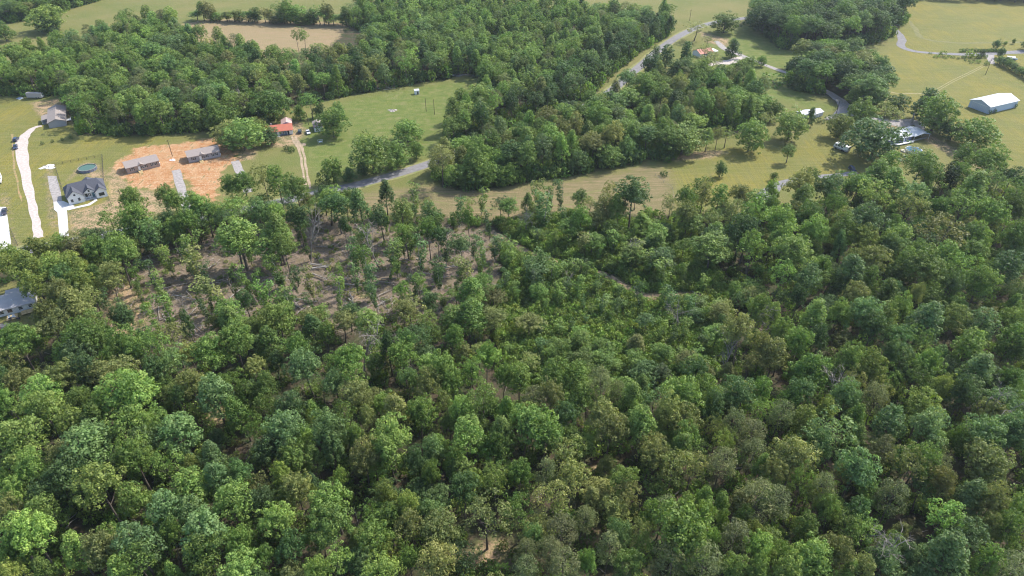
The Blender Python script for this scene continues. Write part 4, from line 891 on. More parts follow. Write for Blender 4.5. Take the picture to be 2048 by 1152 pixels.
# barn
pB, pC, pA = P(1975.3, 228.0), P(2031.6, 214.7), P(1941, 210)
rzB = math.atan2((pC - pB).y, (pC - pB).x); L = (pC - pB).length; D = 12.5
e = empty('barn', pB, rzB, 'pale blue metal barn with a white gabled roof in the yellow field', 'barn')
H, rise = 4.2, 2.1
gable_body(L, D, H, rise).build('wall', BARNW, e)
rf = gable_roof(0, L, 0, D, H, rise, o=.5).build('roof', ROOFWHITE, e)
sl_ = rise / (D / 2)
for x_ in (L * .34, L * .68):
    for sgn in (0, 1):
        a0, a1 = 2.0, 4.6
        z = lambda y: H + sl_ * y + .185
        if sgn == 0: q = [(x_, a0, z(a0)), (x_ + .7, a0, z(a0)), (x_ + .7, a1, z(a1)), (x_, a1, z(a1))]
        else: q = [(x_, D - a1, z(a1)), (x_ + .7, D - a1, z(a1)), (x_ + .7, D - a0, z(a0)), (x_, D - a0, z(a0))]
        MB().slab(q, .03).build('skylight', mat('grimy_skylight', (.30, .30, .27), .5), rf)
for y_ in (3.2, 6.4, 9.4): MB().box(-.07, 0, y_ - 1.45, y_ + 1.45, .1, 3.7).build('sliding_door', mat('door_metal', (.46, .52, .60), .5, stripe=(1, 1.0), col2=(.38, .44, .52)), e)
MB().box(-.1, -.07, 1.6, 11, 3.7, 3.85).build('door_track', WHITE, e)
for x_ in (2.6, 5.2): MB().box(x_, x_ + 1.0, -.05, 0, 0, 1.5).build('lower_panel', mat('stained_panel', (.26, .30, .30), .7), e)

# white mobile home, carport and deck on the right
e, L = house_root('mobile_home', (1757, 295.5), (1821, 282.8), 'white roofed mobile home half behind a big dark tree', 'mobile home')
H = 3.0; D = 8.2
MB().box(.05, L - .05, .05, D - .05, 0, .7).build('skirting', WHITE, e)
MB().box(0, L, 0, D, .7, H).build('wall', mat('navy_siding', (.12, .14, .24), .7, stripe=(2, 4), col2=(.09, .1, .18)), e)
MB().slab([(-.3, -.4, H + .12), (L + .3, -.4, H + .12), (L + .3, D / 2, H + .62), (-.3, D / 2, H + .62)], .1).slab([(-.3, D / 2 + .12, H + .60), (L + .3, D / 2 + .12, H + .60), (L + .3, D + .4, H + .12), (-.3, D + .4, H + .12)], .1).build('roof', ROOFWHITE, e)
for q in (.2, .45, .66, .86): window(e, L * q, 1.3, 1.0, 1.0)
door(e, L * .76, .75)
pd = MB().box(L * .45, L - .1, -2.2, -.03, .6, .72)
for q in np.linspace(0, 1, 7): pd.box(L * (.45 + .53 * q), L * (.45 + .53 * q) + .08, -2.2, -2.12, 0, 1.6)
pd.box(L * .45, L - .05, -2.23, -2.13, 1.5, 1.6).build('front_deck', WHITE, e)
e2, L2 = house_root('carport', (1826, 283.5), (1846, 280.5), 'open grey metal carport with a gabled roof beside the white roofed mobile home', 'carport')
gable_roof(0, L2 + 3.5, 0, 9.5, 3.0, 1.1, 'y', o=.4).build('roof', ROOFBLUE, e2)
for x_ in (.1, L2 + 3.4):
    for y_ in (.1, 4.7, 9.3): MB().box(x_ - .06, x_ + .06, y_ - .06, y_ + .06, 0, 3.0).build('post', WHITE, e2)
MB().box(.4, 3.0, 8.9, 9.1, 0, 2.6).build('back_panel', mat('blue_tarp', (.05, .12, .28), .6), e2)
e3, L3 = house_root('board_fence', (1822, 284.5), (1853, 277.0), 'low grey board fence in front of the carport', 'fence')
MB().box(0, L3, 0, .05, .1, 1.1).build('boards', GREYWOOD, e3)
for q in np.linspace(0, 1, 7): MB().box(L3 * q - .05, L3 * q + .05, .05, .15, 0, 1.25).build('post', GREYWOOD, e3)

# white sheds behind a cedar, right of centre
for (a, b, dep, lab) in (((1604, 238), (1622, 233.5), 5, 'white roofed shed left of the dark cedar by the gravel drive'), ((1627, 237), (1645, 231.5), 5.5, 'white roofed shed right of the dark cedar by the gravel drive')):
    e, L = house_root('shed', a, b, lab, 'shed'); gable_body(L, dep, 2.4, .9).build('wall', mat('shed_wall', (.55, .56, .58), .8, stripe=(0, 2), col2=(.46, .47, .5)), e)
    gable_roof(0, L, 0, dep, 2.4, .9, o=.3).build('roof', ROOFWHITE, e); door(e, L * .5, .05)
# red roofed house hidden by pines at the top
e, L = house_root('hidden_house', (1400, 116), (1426, 112), 'white walled house with an orange red roof half hidden by pines', 'house')
gable_body(L, 9, 2.7, 1.8).build('wall', WHITE, e); gable_roof(0, L, 0, 9, 2.7, 1.8, o=.5).build('roof', mat('orange_red_roof', (.42, .15, .10), .6, stripe=(0, 1.5), col2=(.32, .12, .08)), e)
for q in (.2, .5, .8): window(e, L * q, 1, 1.1, 1.1)
door(e, L * .35, .2, m=SHUT)
cpt = MB().slab([(L + .6, 1, 2.6), (L + 5, 1, 2.6), (L + 5, 7, 2.9), (L + .6, 7, 2.9)], .12)
for x_ in (L + .8, L + 4.8):
    for y_ in (1.2, 6.8): cpt.box(x_, x_ + .12, y_, y_ + .12, 0, 2.5)
cpt.build('side_carport', WHITE, e)
# white shed box in the green field
e, L = house_root('field_shed', (830, 189.5), (839, 188.5), 'tiny white hut alone in the bright green field', 'hut')
MB().box(0, L, 0, 2.2, 0, 2.3).build('wall', WHITE, e); MB().slab([(-.15, -.15, 2.45), (L + .15, -.15, 2.45), (L + .15, 2.35, 2.75), (-.15, 2.35, 2.75)], .08).build('roof', ROOFWHITE, e)
door(e, L * .65, .05, .8, 1.8, m=SHUT)
# grey roofed house at the left edge
e, L = house_root('grey_roof_house', (-62, 650.5), (74, 615.5), 'long white house with a plain grey roof, cut by the left edge', 'house')
D = 9.5; H = 2.7
MB().box(0, L, 0, D, 0, H).build('wall', SIDWHITE, e)
rf = MB().slab([(-.4, -.6, H + .14), (L + .4, -.6, H + .14), (L + .4, D * .5, H + .95), (-.4, D * .5, H + .95)], .14).slab([(-.4, D * .5, H + .95), (L + .4, D * .5, H + .95), (L + .4, D + .4, H + .16), (-.4, D + .4, H + .16)], .14).build('roof', ROOFGREY, e)
MB().slab([(L * .55, D + .42, H + .2), (L + .4, D + .42, H + .2), (L + .4, D + 3.4, H + .02), (L * .55, D + 3.4, H + .02)], .1).build('rear_roof', ROOFGREY, e)
MB().box(L * .56, L + .2, D + .01, D + 3.2, 0, H - .1).build('rear_wing', SIDWHITE, e)
MB().cyl((L * .68, D * .35), .18, H + .6, H + 1.15, 10).build('vent_pipe', WHITE, rf)
for q in (.5, .62, .78, .93): window(e, L * q, 1.0, 1.2, 1.1, frame=SHUT if q == .62 else None)
door(e, L * .56, .1, m=WHITE); door(e, L * .86, .1, m=WHITE)
dk, L3 = house_root('deck', (44, 633), (69, 626.2), 'new tan lumber deck in front of the grey roofed house', 'deck')
MB().box(0, L3, 0, 2.6, .55, .68).build('boards', LUMBER, dk)
for x_ in (.1, L3 * .5, L3 - .1):
    MB().box(x_ - .06, x_ + .06, .02, .14, 0, 1.55).build('post', LUMBER, dk)
MB().box(.16, L3 - .16, .04, .12, 1.42, 1.52).build('rail', LUMBER, dk)
dk2, L4 = house_root('deck', (14, 643), (36, 637), 'tan patio deck with white chairs, left of the newer lumber deck', 'deck')
MB().box(0, L4, 0, 3.0, .2, .35).build('boards', LUMBER, dk2)
def chair(px, py, rz, m, lab, cat='chair', grp='garden chairs on the deck'):
    p = P(px, py, .36); e = empty('garden_chair', p, rz, lab, cat, grp)
    MB().box(-.3, .3, -.3, .3, .36, .42).build('seat', m, e); MB().prism([(-.3, .3, .38), (.3, .3, .38), (.3, .5, 1.0), (-.3, .5, 1.0)], (0, .05, 0)).build('backrest', m, e)
    for x_ in (-.26, .26):
        for y_ in (-.26, .26): MB().box(x_ - .03, x_ + .03, y_ - .03, y_ + .03, 0, .36).build('leg', m, e)
chair(19, 637.2, .3, WHITE, 'white garden chair on the patio deck, left one'); chair(25, 635.2, -.4, WHITE, 'white garden chair on the patio deck, middle one'); chair(30, 634.6, .9, WHITE, 'white garden chair on the patio deck, right one')
p = P(22, 639.6, .36); tb = empty('patio_table', p, .2, 'round dark patio table among white chairs', 'table')
MB().cyl((0, 0), .55, .68, .74, 16).build('tabletop', DARK, tb); MB().cyl((0, 0), .05, 0, .68, 8).build('leg', DARK, tb); MB().cyl((0, 0), .3, 0, .04, 12).build('base', DARK, tb)
p = P(39, 640.5); gr_ = empty('grill', p, 0, 'black barbecue grill beside the patio deck', 'grill')
MB().box(-.5, .5, -.3, .3, .7, 1.0).build('firebox', DARK, gr_); MB().tube([(-.5, 0, 1.0), (.5, 0, 1.0)], [.3, .3], 12).build('lid', DARK, gr_)
for x_ in (-.45, .45):
    for y_ in (-.25, .25): MB().box(x_ - .03, x_ + .03, y_ - .03, y_ + .03, 0, .7).build('leg', DARK, gr_)

# pools
def pool(px, py, r, h, wall_m, water, label, ground=True):
    p = P(px, py); e = empty('above_ground_pool', p, 0, label, 'pool')
    n = 32; mb = MB(); ring = lambda R_, z: [(R_ * math.cos(2 * math.pi * i / n), R_ * math.sin(2 * math.pi * i / n), z) for i in range(n)]
    a, b, c, d = ring(r, 0), ring(r, h), ring(r - .12, h), ring(r - .12, .1)
    for i in range(n):
        j = (i + 1) % n
        for q in ((a, b), (b, c), (c, d)): mb.face([q[0][i], q[0][j], q[1][j], q[1][i]])
    mb.build('wall', wall_m, e)
    rim = MB()
    o1, o2, o3, o4 = ring(r + .1, h + .01), ring(r + .1, h + .08), ring(r - .2, h + .08), ring(r - .2, h + .01)
    for i in range(n):
        j = (i + 1) % n
        for q in ((o1, o2), (o2, o3), (o3, o4), (o4, o1)): rim.face([q[0][i], q[0][j], q[1][j], q[1][i]])
    rim.build('rim', GREYWOOD if wall_m is not WHITE else WHITE, e)
    for i in range(0, n, 2):
        x_, y_ = (r + .06) * math.cos(2 * math.pi * i / n), (r + .06) * math.sin(2 * math.pi * i / n)
        MB().box(x_ - .07, x_ + .07, y_ - .07, y_ + .07, 0, h).build('upright', GREYWOOD if wall_m is not WHITE else WHITE, e)
    f = MB(); f.face(ring(r - .13, h - .18)); f.build('water', water, e)
    ld = MB()
    for s in (-.25, .25): ld.box(r * .62 + s - .03, r * .62 + s + .03, r * .75 - .03, r * .75 + .03, .2, h + .9)
    for z in (h, h + .3): ld.box(r * .62 - .22, r * .62 + .22, r * .75 - .03, r * .75 + .03, z, z + .05)
    ld.build('ladder', DARK, e)
pool(176, 339.5, 4.1, 1.3, mat('grey_pool_wall', (.16, .18, .24), .5, stripe=(0, 1), col2=(.12, .14, .2)), mat('green_water', (.06, .12, .075), .12, spec=.6), 'round pool of green water beside the white house')
pool(1826, 303, 3.9, 1.2, WHITE, mat('blue_water', (.03, .22, .50), .1, spec=.6), 'round pool of bright blue water behind the bare bush')
tp = mat('cream_tarp', (.68, .62, .52), .8, noise=.4, nscale=1.5)
p = P(1808, 303); o = MB().prism([(-1.6, -1.4, 0), (1.2, -1.8, 0), (1.9, .2, 0), (.6, 1.6, 0), (-1.4, 1.2, 0)], (0.2, .1, .55)).build('tarp_heap', tp); o.location = p; o.rotation_euler = (0, 0, .4); tag(o, 'heap of cream tarpaulin beside the blue pool', 'tarpaulin')

# ------------------------------------------------------------------ vehicles
RUBBER = mat('tyre_rubber', (.02, .02, .02), .9)
def vehicle(name, px, py, ang, paint, label, cat, kind='suv', L=4.8, W=1.9, group=None):
    if isinstance(ang, tuple):
        dv = P(px + ang[0], py + ang[1]) - P(px, py); ang = math.atan2(dv.y, dv.x)
    e = empty(name, P(px, py), ang, label, cat, group)
    pm = mat('paint_' + name, paint, .25, spec=.6)
    hw = W / 2
    if kind == 'pickup': prof = [(-L / 2, .45), (L / 2, .45), (L / 2, .95), (L * .30, 1.08), (L * .22, 1.12), (-L * .10, 1.15), (-L / 2, 1.12)]
    elif kind == 'sedan': prof = [(-L / 2, .35), (L / 2, .35), (L / 2, .72), (L * .24, .92), (-L * .34, .98), (-L / 2, .88)]
    else: prof = [(-L / 2, .4), (L / 2, .4), (L / 2, .85), (L * .26, 1.05), (-L / 2 + .05, 1.12)]
    b = MB().prism([(x, -hw, z) for x, z in prof], (0, W, 0)).build('body', pm, e, bevel=.08)
    zt = 1.78 if kind != 'sedan' else 1.42
    if kind == 'pickup': c0, c1, t0, t1 = -L * .10, L * .24, -L * .08, L * .12
    elif kind == 'sedan': c0, c1, t0, t1 = -L * .38, L * .22, -L * .22, L * .06
    else: c0, c1, t0, t1 = -L * .48, L * .24, -L * .42, L * .12
    zb = prof[-2][1] - .03 if kind != 'suv' else 1.08
    iw = hw * .93; tw = hw * .78
    g = MB(); v = [(c0, -iw, zb), (c1, -iw, zb), (c1, iw, zb), (c0, iw, zb), (t0, -tw, zt), (t1, -tw, zt), (t1, tw, zt), (t0, tw, zt)]
    g.v = v; g.f = [(0, 3, 2, 1), (4, 5, 6, 7), (0, 1, 5, 4), (1, 2, 6, 5), (2, 3, 7, 6), (3, 0, 4, 7)]
    g.build('windows', GLASS, e)
    MB().box(t0 - .04, t1 + .04, -tw - .03, tw + .03, zt + .005, zt + .06).build('roof', pm, e, bevel=.02)
    if kind == 'pickup': MB().box(-L / 2 + .1, -L * .13, -hw + .12, hw - .12, 1.16, 1.18).build('cargo_bed', DARK, e)
    for x_ in (-L * .31, L * .31):
        for s in (-1, 1):
            w_ = MB().tube([(x_, s * (hw - .22), .36), (x_, s * (hw + .02), .36)], [.36, .36], 14).build('wheel', RUBBER, e)
            MB().tube([(x_, s * (hw + .015), .36), (x_, s * (hw + .04), .36)], [.2, .2], 10).build('rim', ROOFBLUE, w_)
    for s in (-.62, .62):
        MB().box(L / 2 - .02, L / 2 + .03, s * hw - .16, s * hw + .16, .62, .78).build('headlight', WHITE, e)
        MB().box(-L / 2 - .03, -L / 2 + .02, s * hw * 1.2 - .1, s * hw * 1.2 + .1, .7, .9).build('tail_light', mat('tail_red', (.4, .02, .02), .4), e)
    return e
vehicle('parked_suv', 33.0, 281.0, (5, -6), (.03, .045, .09), 'dark blue car at the head of the white gravel drive, farther of two', 'car')
vehicle('parked_pickup', 32.0, 296, (.5, 8), (.035, .05, .10), 'dark blue pickup on the white gravel drive, nearer of two', 'pickup truck', 'pickup', 5.4)
vehicle('parked_pickup', 10, 426, (-1, 8), (.05, .045, .06), 'dark pickup on the wide white driveway at the left edge', 'pickup truck', 'pickup', 5.6)
vehicle('parked_car', 600, 265.5, (1, -8), (.03, .04, .035), 'dark green car right of the red roofed house', 'car', 'suv', 4.6)
vehicle('parked_pickup', 616.5, 266.5, (3.5, 7), (.7, .7, .72), 'white pickup with a black bed between the dark car and garage', 'pickup truck', 'pickup', 5.2)
vehicle('parked_car', 3, 664, (9, -3), (.55, .03, .05), 'red car at the left edge below the grey roofed house', 'car', 'sedan', 4.6)
vehicle('parked_car', 1704, 341, (9, 8), (.03, .05, .10), 'dark blue car in the shade by the right hand wood', 'car', 'suv', 4.8)
vehicle('parked_pickup', 1784, 262.5, R(165), (.6, .6, .62), 'white truck behind the white roofed mobile home', 'pickup truck', 'pickup', 5.2)
# motorhome
pa, pb = P(1665.5, 295.5), P(1693.5, 306.5); dv = pb - pa; ang = math.atan2(dv.y, dv.x); L = dv.length
e = empty('motorhome', pa, ang, 'white and grey motorhome parked on the lawn left of the big dark tree', 'motorhome')
CREAM = mat('rv_white', (.74, .74, .72), .4); RVG = mat('rv_grey', (.36, .36, .36), .5)
MB().prism([(0, 0, 1.2), (.1, 0, 1.7), (.55, 0, 3.0), (L, 0, 3.1), (L, 0, 1.2)], (0, 2.5, 0)).build('body', CREAM, e, bevel=.06)
MB().box(.05, L - .05, .02, 2.48, .45, 1.2).build('lower_body', RVG, e)
for x_ in (2.2, 4.1): MB().box(x_, x_ + 1.3, -.04, 0, 1.8, 2.5).build('window', GLASS, e)
MB().box(1.0, 1.7, -.04, 0, 1.7, 2.6).build('window', GLASS, e); MB().box(L - 2.4, L - 1.7, -.04, 0, .8, 2.7).build('door', WHITE, e)
MB().prism([(.10, .25, 1.85), (.10, 2.25, 1.85), (.43, 2.25, 2.75), (.43, .25, 2.75)], (-.06, 0, .02)).build('windscreen', GLASS, e)
MB().box(L - .0, L + .04, .5, 2.0, 1.9, 2.6).build('rear_window', GLASS, e)
for x_ in (3.0, 8.2): MB().box(x_, x_ + .9, .8, 1.6, 3.1, 3.35).build('roof_vent', DARK, e)
MB().box(5.6, 6.5, .8, 1.7, 3.1, 3.4).build('air_conditioner', WHITE, e)
for x_ in (1.6, L - 3.0, L - 2.1):
    for y_ in (.1, 2.4): MB().tube([(x_, y_ - .15, .45), (x_, y_ + .15, .45)], [.45, .45], 14).build('wheel', RUBBER, e)
# camper at the left edge
pa, pb = P(-22, 373), P(4, 368); dv = pb - pa
e = empty('camper_trailer', pa, math.atan2(dv.y, dv.x), 'white camper trailer with dark windows, cut by the left edge', 'camper'); L = dv.length
MB().box(0, L, 0, 7.5, .5, 3.0).build('body', CREAM, e, bevel=.2)
for x_ in (L - 3.2, L - 1.5): MB().box(x_, x_ + 1, -.04, 0, 1.5, 2.3).build('window', GLASS, e)
for y_ in (1.5, 4.5): MB().box(L, L + .04, y_, y_ + 1.2, 1.5, 2.3).build('window', GLASS, e)
MB().box(.2, L - .2, .2, 7.3, .3, .5).build('chassis', DARK, e)
for y_ in (3.0, 4.0): MB().tube([(L - .3, y_, .4), (L - .02, y_, .4)], [.4, .4], 12).build('wheel', RUBBER, e)
# covered boat on trailer, far right
e = empty('covered_boat', P(2022, 122), R(-20), 'dark teal boat under a white canopy beside the top right drive', 'boat'); tl = mat('dark_teal_hull', (.02, .07, .10), .35)
MB().prism([(-3.6, 0, .5), (2.6, 0, .5), (3.8, 0, 1.5), (-3.6, 0, 1.5)], (0, 2.4, 0)).build('hull', tl, e, bevel=.15)
MB().slab([(-2.8, .1, 2.5), (2.0, .1, 2.5), (2.2, 2.3, 2.6), (-2.8, 2.3, 2.6)], .1).build('canopy', WHITE, e)
for x_ in (-2.6, 1.8):
    for y_ in (.2, 2.2): MB().box(x_ - .04, x_ + .04, y_ - .04, y_ + .04, 1.5, 2.42).build('canopy_post', WHITE, e)
for y_ in (.2, 2.2): MB().tube([(-.6, y_ - .12, .32), (-.6, y_ + .12, .32)], [.32, .32], 12).build('wheel', RUBBER, e)

# ------------------------------------------------------------------ poles, fences, small things
POLEW = mat('pole_wood', (.10, .075, .055), .9, noise=.3, nscale=2)
def utility_pole(px, py, h, label, arm=True, pale=False):
    e = empty('utility_pole', P(px, py), .3, label, 'utility pole')
    MB().tube([(0, 0, -.3), (0, 0, h)], [.17, .11], 8).build('pole', PALEBARK if pale else POLEW, e)
    if arm:
        a_ = MB().box(-1.1, 1.1, .12, .24, h - .8, h - .68).build('crossarm', POLEW, e)
        for x_ in (-1, 0, 1): MB().cyl((x_, .18), .05, h - .68, h - .5, 6).build('insulator', WHITE, a_)
for q in (((1971, 149), 10, 'leaning dark utility pole in the yellow field above the barn', True), ((852.5, 223), 8, 'left of two bare dark posts standing in the green field', False),
          ((869, 229), 9, 'right of two bare dark posts standing in the green field', False), ((345, 312.5), 9, 'utility pole between the two homes on orange earth', True),
          ((679, 196), 11, 'pale utility pole at the forest edge above the green field', True), ((249, 412), 8, 'utility pole with a transformer right of the white house', True),
          ((1379, 42), 9, 'utility pole beside the road near the top', True), ((1671, 232), 9, 'thin utility pole at the gravel drive bend', False), ((617, 250), 7, 'thin pole beside the dark green car', False)):
    utility_pole(*q[0], q[1], q[2], q[3])
def wire_fence(pts, name, label, post_m, every=5, hh=1.2, rails=3, rail=.02):
    e = empty(name, P(*pts[0]), 0, label, 'fence'); o = P(*pts[0]); rl = MB()
    for i in range(len(pts) - 1):
        a, b = P(*pts[i]) - o, P(*pts[i + 1]) - o; n = max(1, int((b - a).length / every))
        for k in range(n + (i == len(pts) - 2)):
            q = a.lerp(b, k / n); MB().box(q.x - .06, q.x + .06, q.y - .06, q.y + .06, 0, hh + .1).build('post', post_m, e)
        for z in np.linspace(hh / rails, hh, rails): rl.tube([a + Vector((0, 0, z)), b + Vector((0, 0, z))], [rail, rail], 4)
    rl.build('rail', post_m, e)
wire_fence([(224, 412), (208.5, 372), (205, 313), (110, 331), (126, 382)], 'yard_fence', 'dark rail fence round the yard of the round green pool', DARK, 3.5, 1.3, 3, .035)
wire_fence([(22, 460), (36, 492)], 'short_fence', 'short dark rail fence by the wide white driveway', DARK, 3, 1.2, 3, .04)
wire_fence([(1343, 425), (1348, 400), (1345, 378), (1310, 352)], 'field_fence', 'overgrown wire fence dividing the mown strip from the lawn', GREYWOOD, 6, 1.2, 3, .015)
wire_fence([(410, 42), (520, 44), (690, 52)], 'pasture_fence', 'wire fence under the tree row behind the hay field', GREYWOOD, 8, 1.2, 3, .02)
wire_fence([(500, 258), (560, 245), (610, 240), (650, 236)], 'back_fence', 'wire fence behind the red roofed house', GREYWOOD, 6, 1.2, 2, .02)
# swing frame, gate arm, pile of white gravel, bags
e = empty('garden_swing', P(641, 286), .3, 'white framed garden swing on the lawn below the garage', 'swing')
for x_ in (-1.2, 1.2): MB().tube([(x_, -.7, 0), (x_, 0, 1.9), (x_, .7, 0)], [.06] * 3, 5).build('leg', WHITE, e)
MB().tube([(-1.2, 0, 1.9), (1.2, 0, 1.9)], [.06, .06], 5).build('crossbar', WHITE, e); MB().box(-.8, .8, -.25, .3, .5, .58).build('seat', WHITE, e); MB().box(-.8, .8, .3, .36, .55, 1.1).build('backrest', WHITE, e)
def heap(name, px, py, r, h, m, label, cat, n=26, seed=0):
    rs = np.random.RandomState(seed); p = P(px, py); v = [(0, 0, h)]; f = []
    rings = 5
    for i in range(1, rings + 1):
        for k in range(n):
            a = 6.2832 * k / n; rr = r * i / rings * (1 + .25 * math.sin(3 * a + seed) + .12 * rs.randn()); v.append((rr * math.cos(a), rr * .8 * math.sin(a), max(-.05, h * (1 - (i / rings) ** 1.4) * (1 + .3 * rs.randn())) if i < rings else -.05))
    for k in range(n): f.append((0, 1 + k, 1 + (k + 1) % n))
    for i in range(rings - 1):
        for k in range(n):
            a, b_ = 1 + i * n + k, 1 + i * n + (k + 1) % n; f.append((a, a + n, b_ + n, b_))
    mb = MB(); mb.v = v; mb.f = f; o = mb.build(name, m); o.location = p; return tag(o, label, cat)
heap('gravel_heap', 96, 334, 3.4, .7, mat('white_stone', (.76, .72, .66), .9, noise=.25, nscale=2), 'heap of white stone at the end of the grey parking pad', 'gravel heap', seed=3)
heap('plastic_heap', 345, 320, 1.5, .5, WHITE, 'crumpled white plastic between the two new homes', 'plastic sheet', seed=4)
heap('junk_heap', 40, 197, 2.0, .7, mat('blue_grey_junk', (.35, .42, .52), .8, noise=.5, nscale=2), 'small blue grey junk heap left of the storage trailer', 'junk', seed=5)
heap('rubble_heap', 785, 221, 2.6, .5, mat('pale_rubble', (.45, .40, .36), .9, noise=.4, nscale=2), 'pale rubble heap in the middle of the green field', 'rubble', seed=6)
heap('soil_mound', 1394, 661, 3.0, 1.8, mat('bare_soil', (.27, .15, .10), .95, noise=.4, nscale=1), 'bare red brown soil mound in the shrubby clearing', 'soil mound', seed=7)
MB_ = MB().tube([(0, 0, -.2), (.2, 0, 3), (-.1, .1, 5.6)], [.55, .45, .35], 9)
o = MB_.build('tall_stump', PALEBARK); o.location = P(1822, 246); tag(o, 'tall pale broken tree stump beside the parking area above the carport', 'stump')

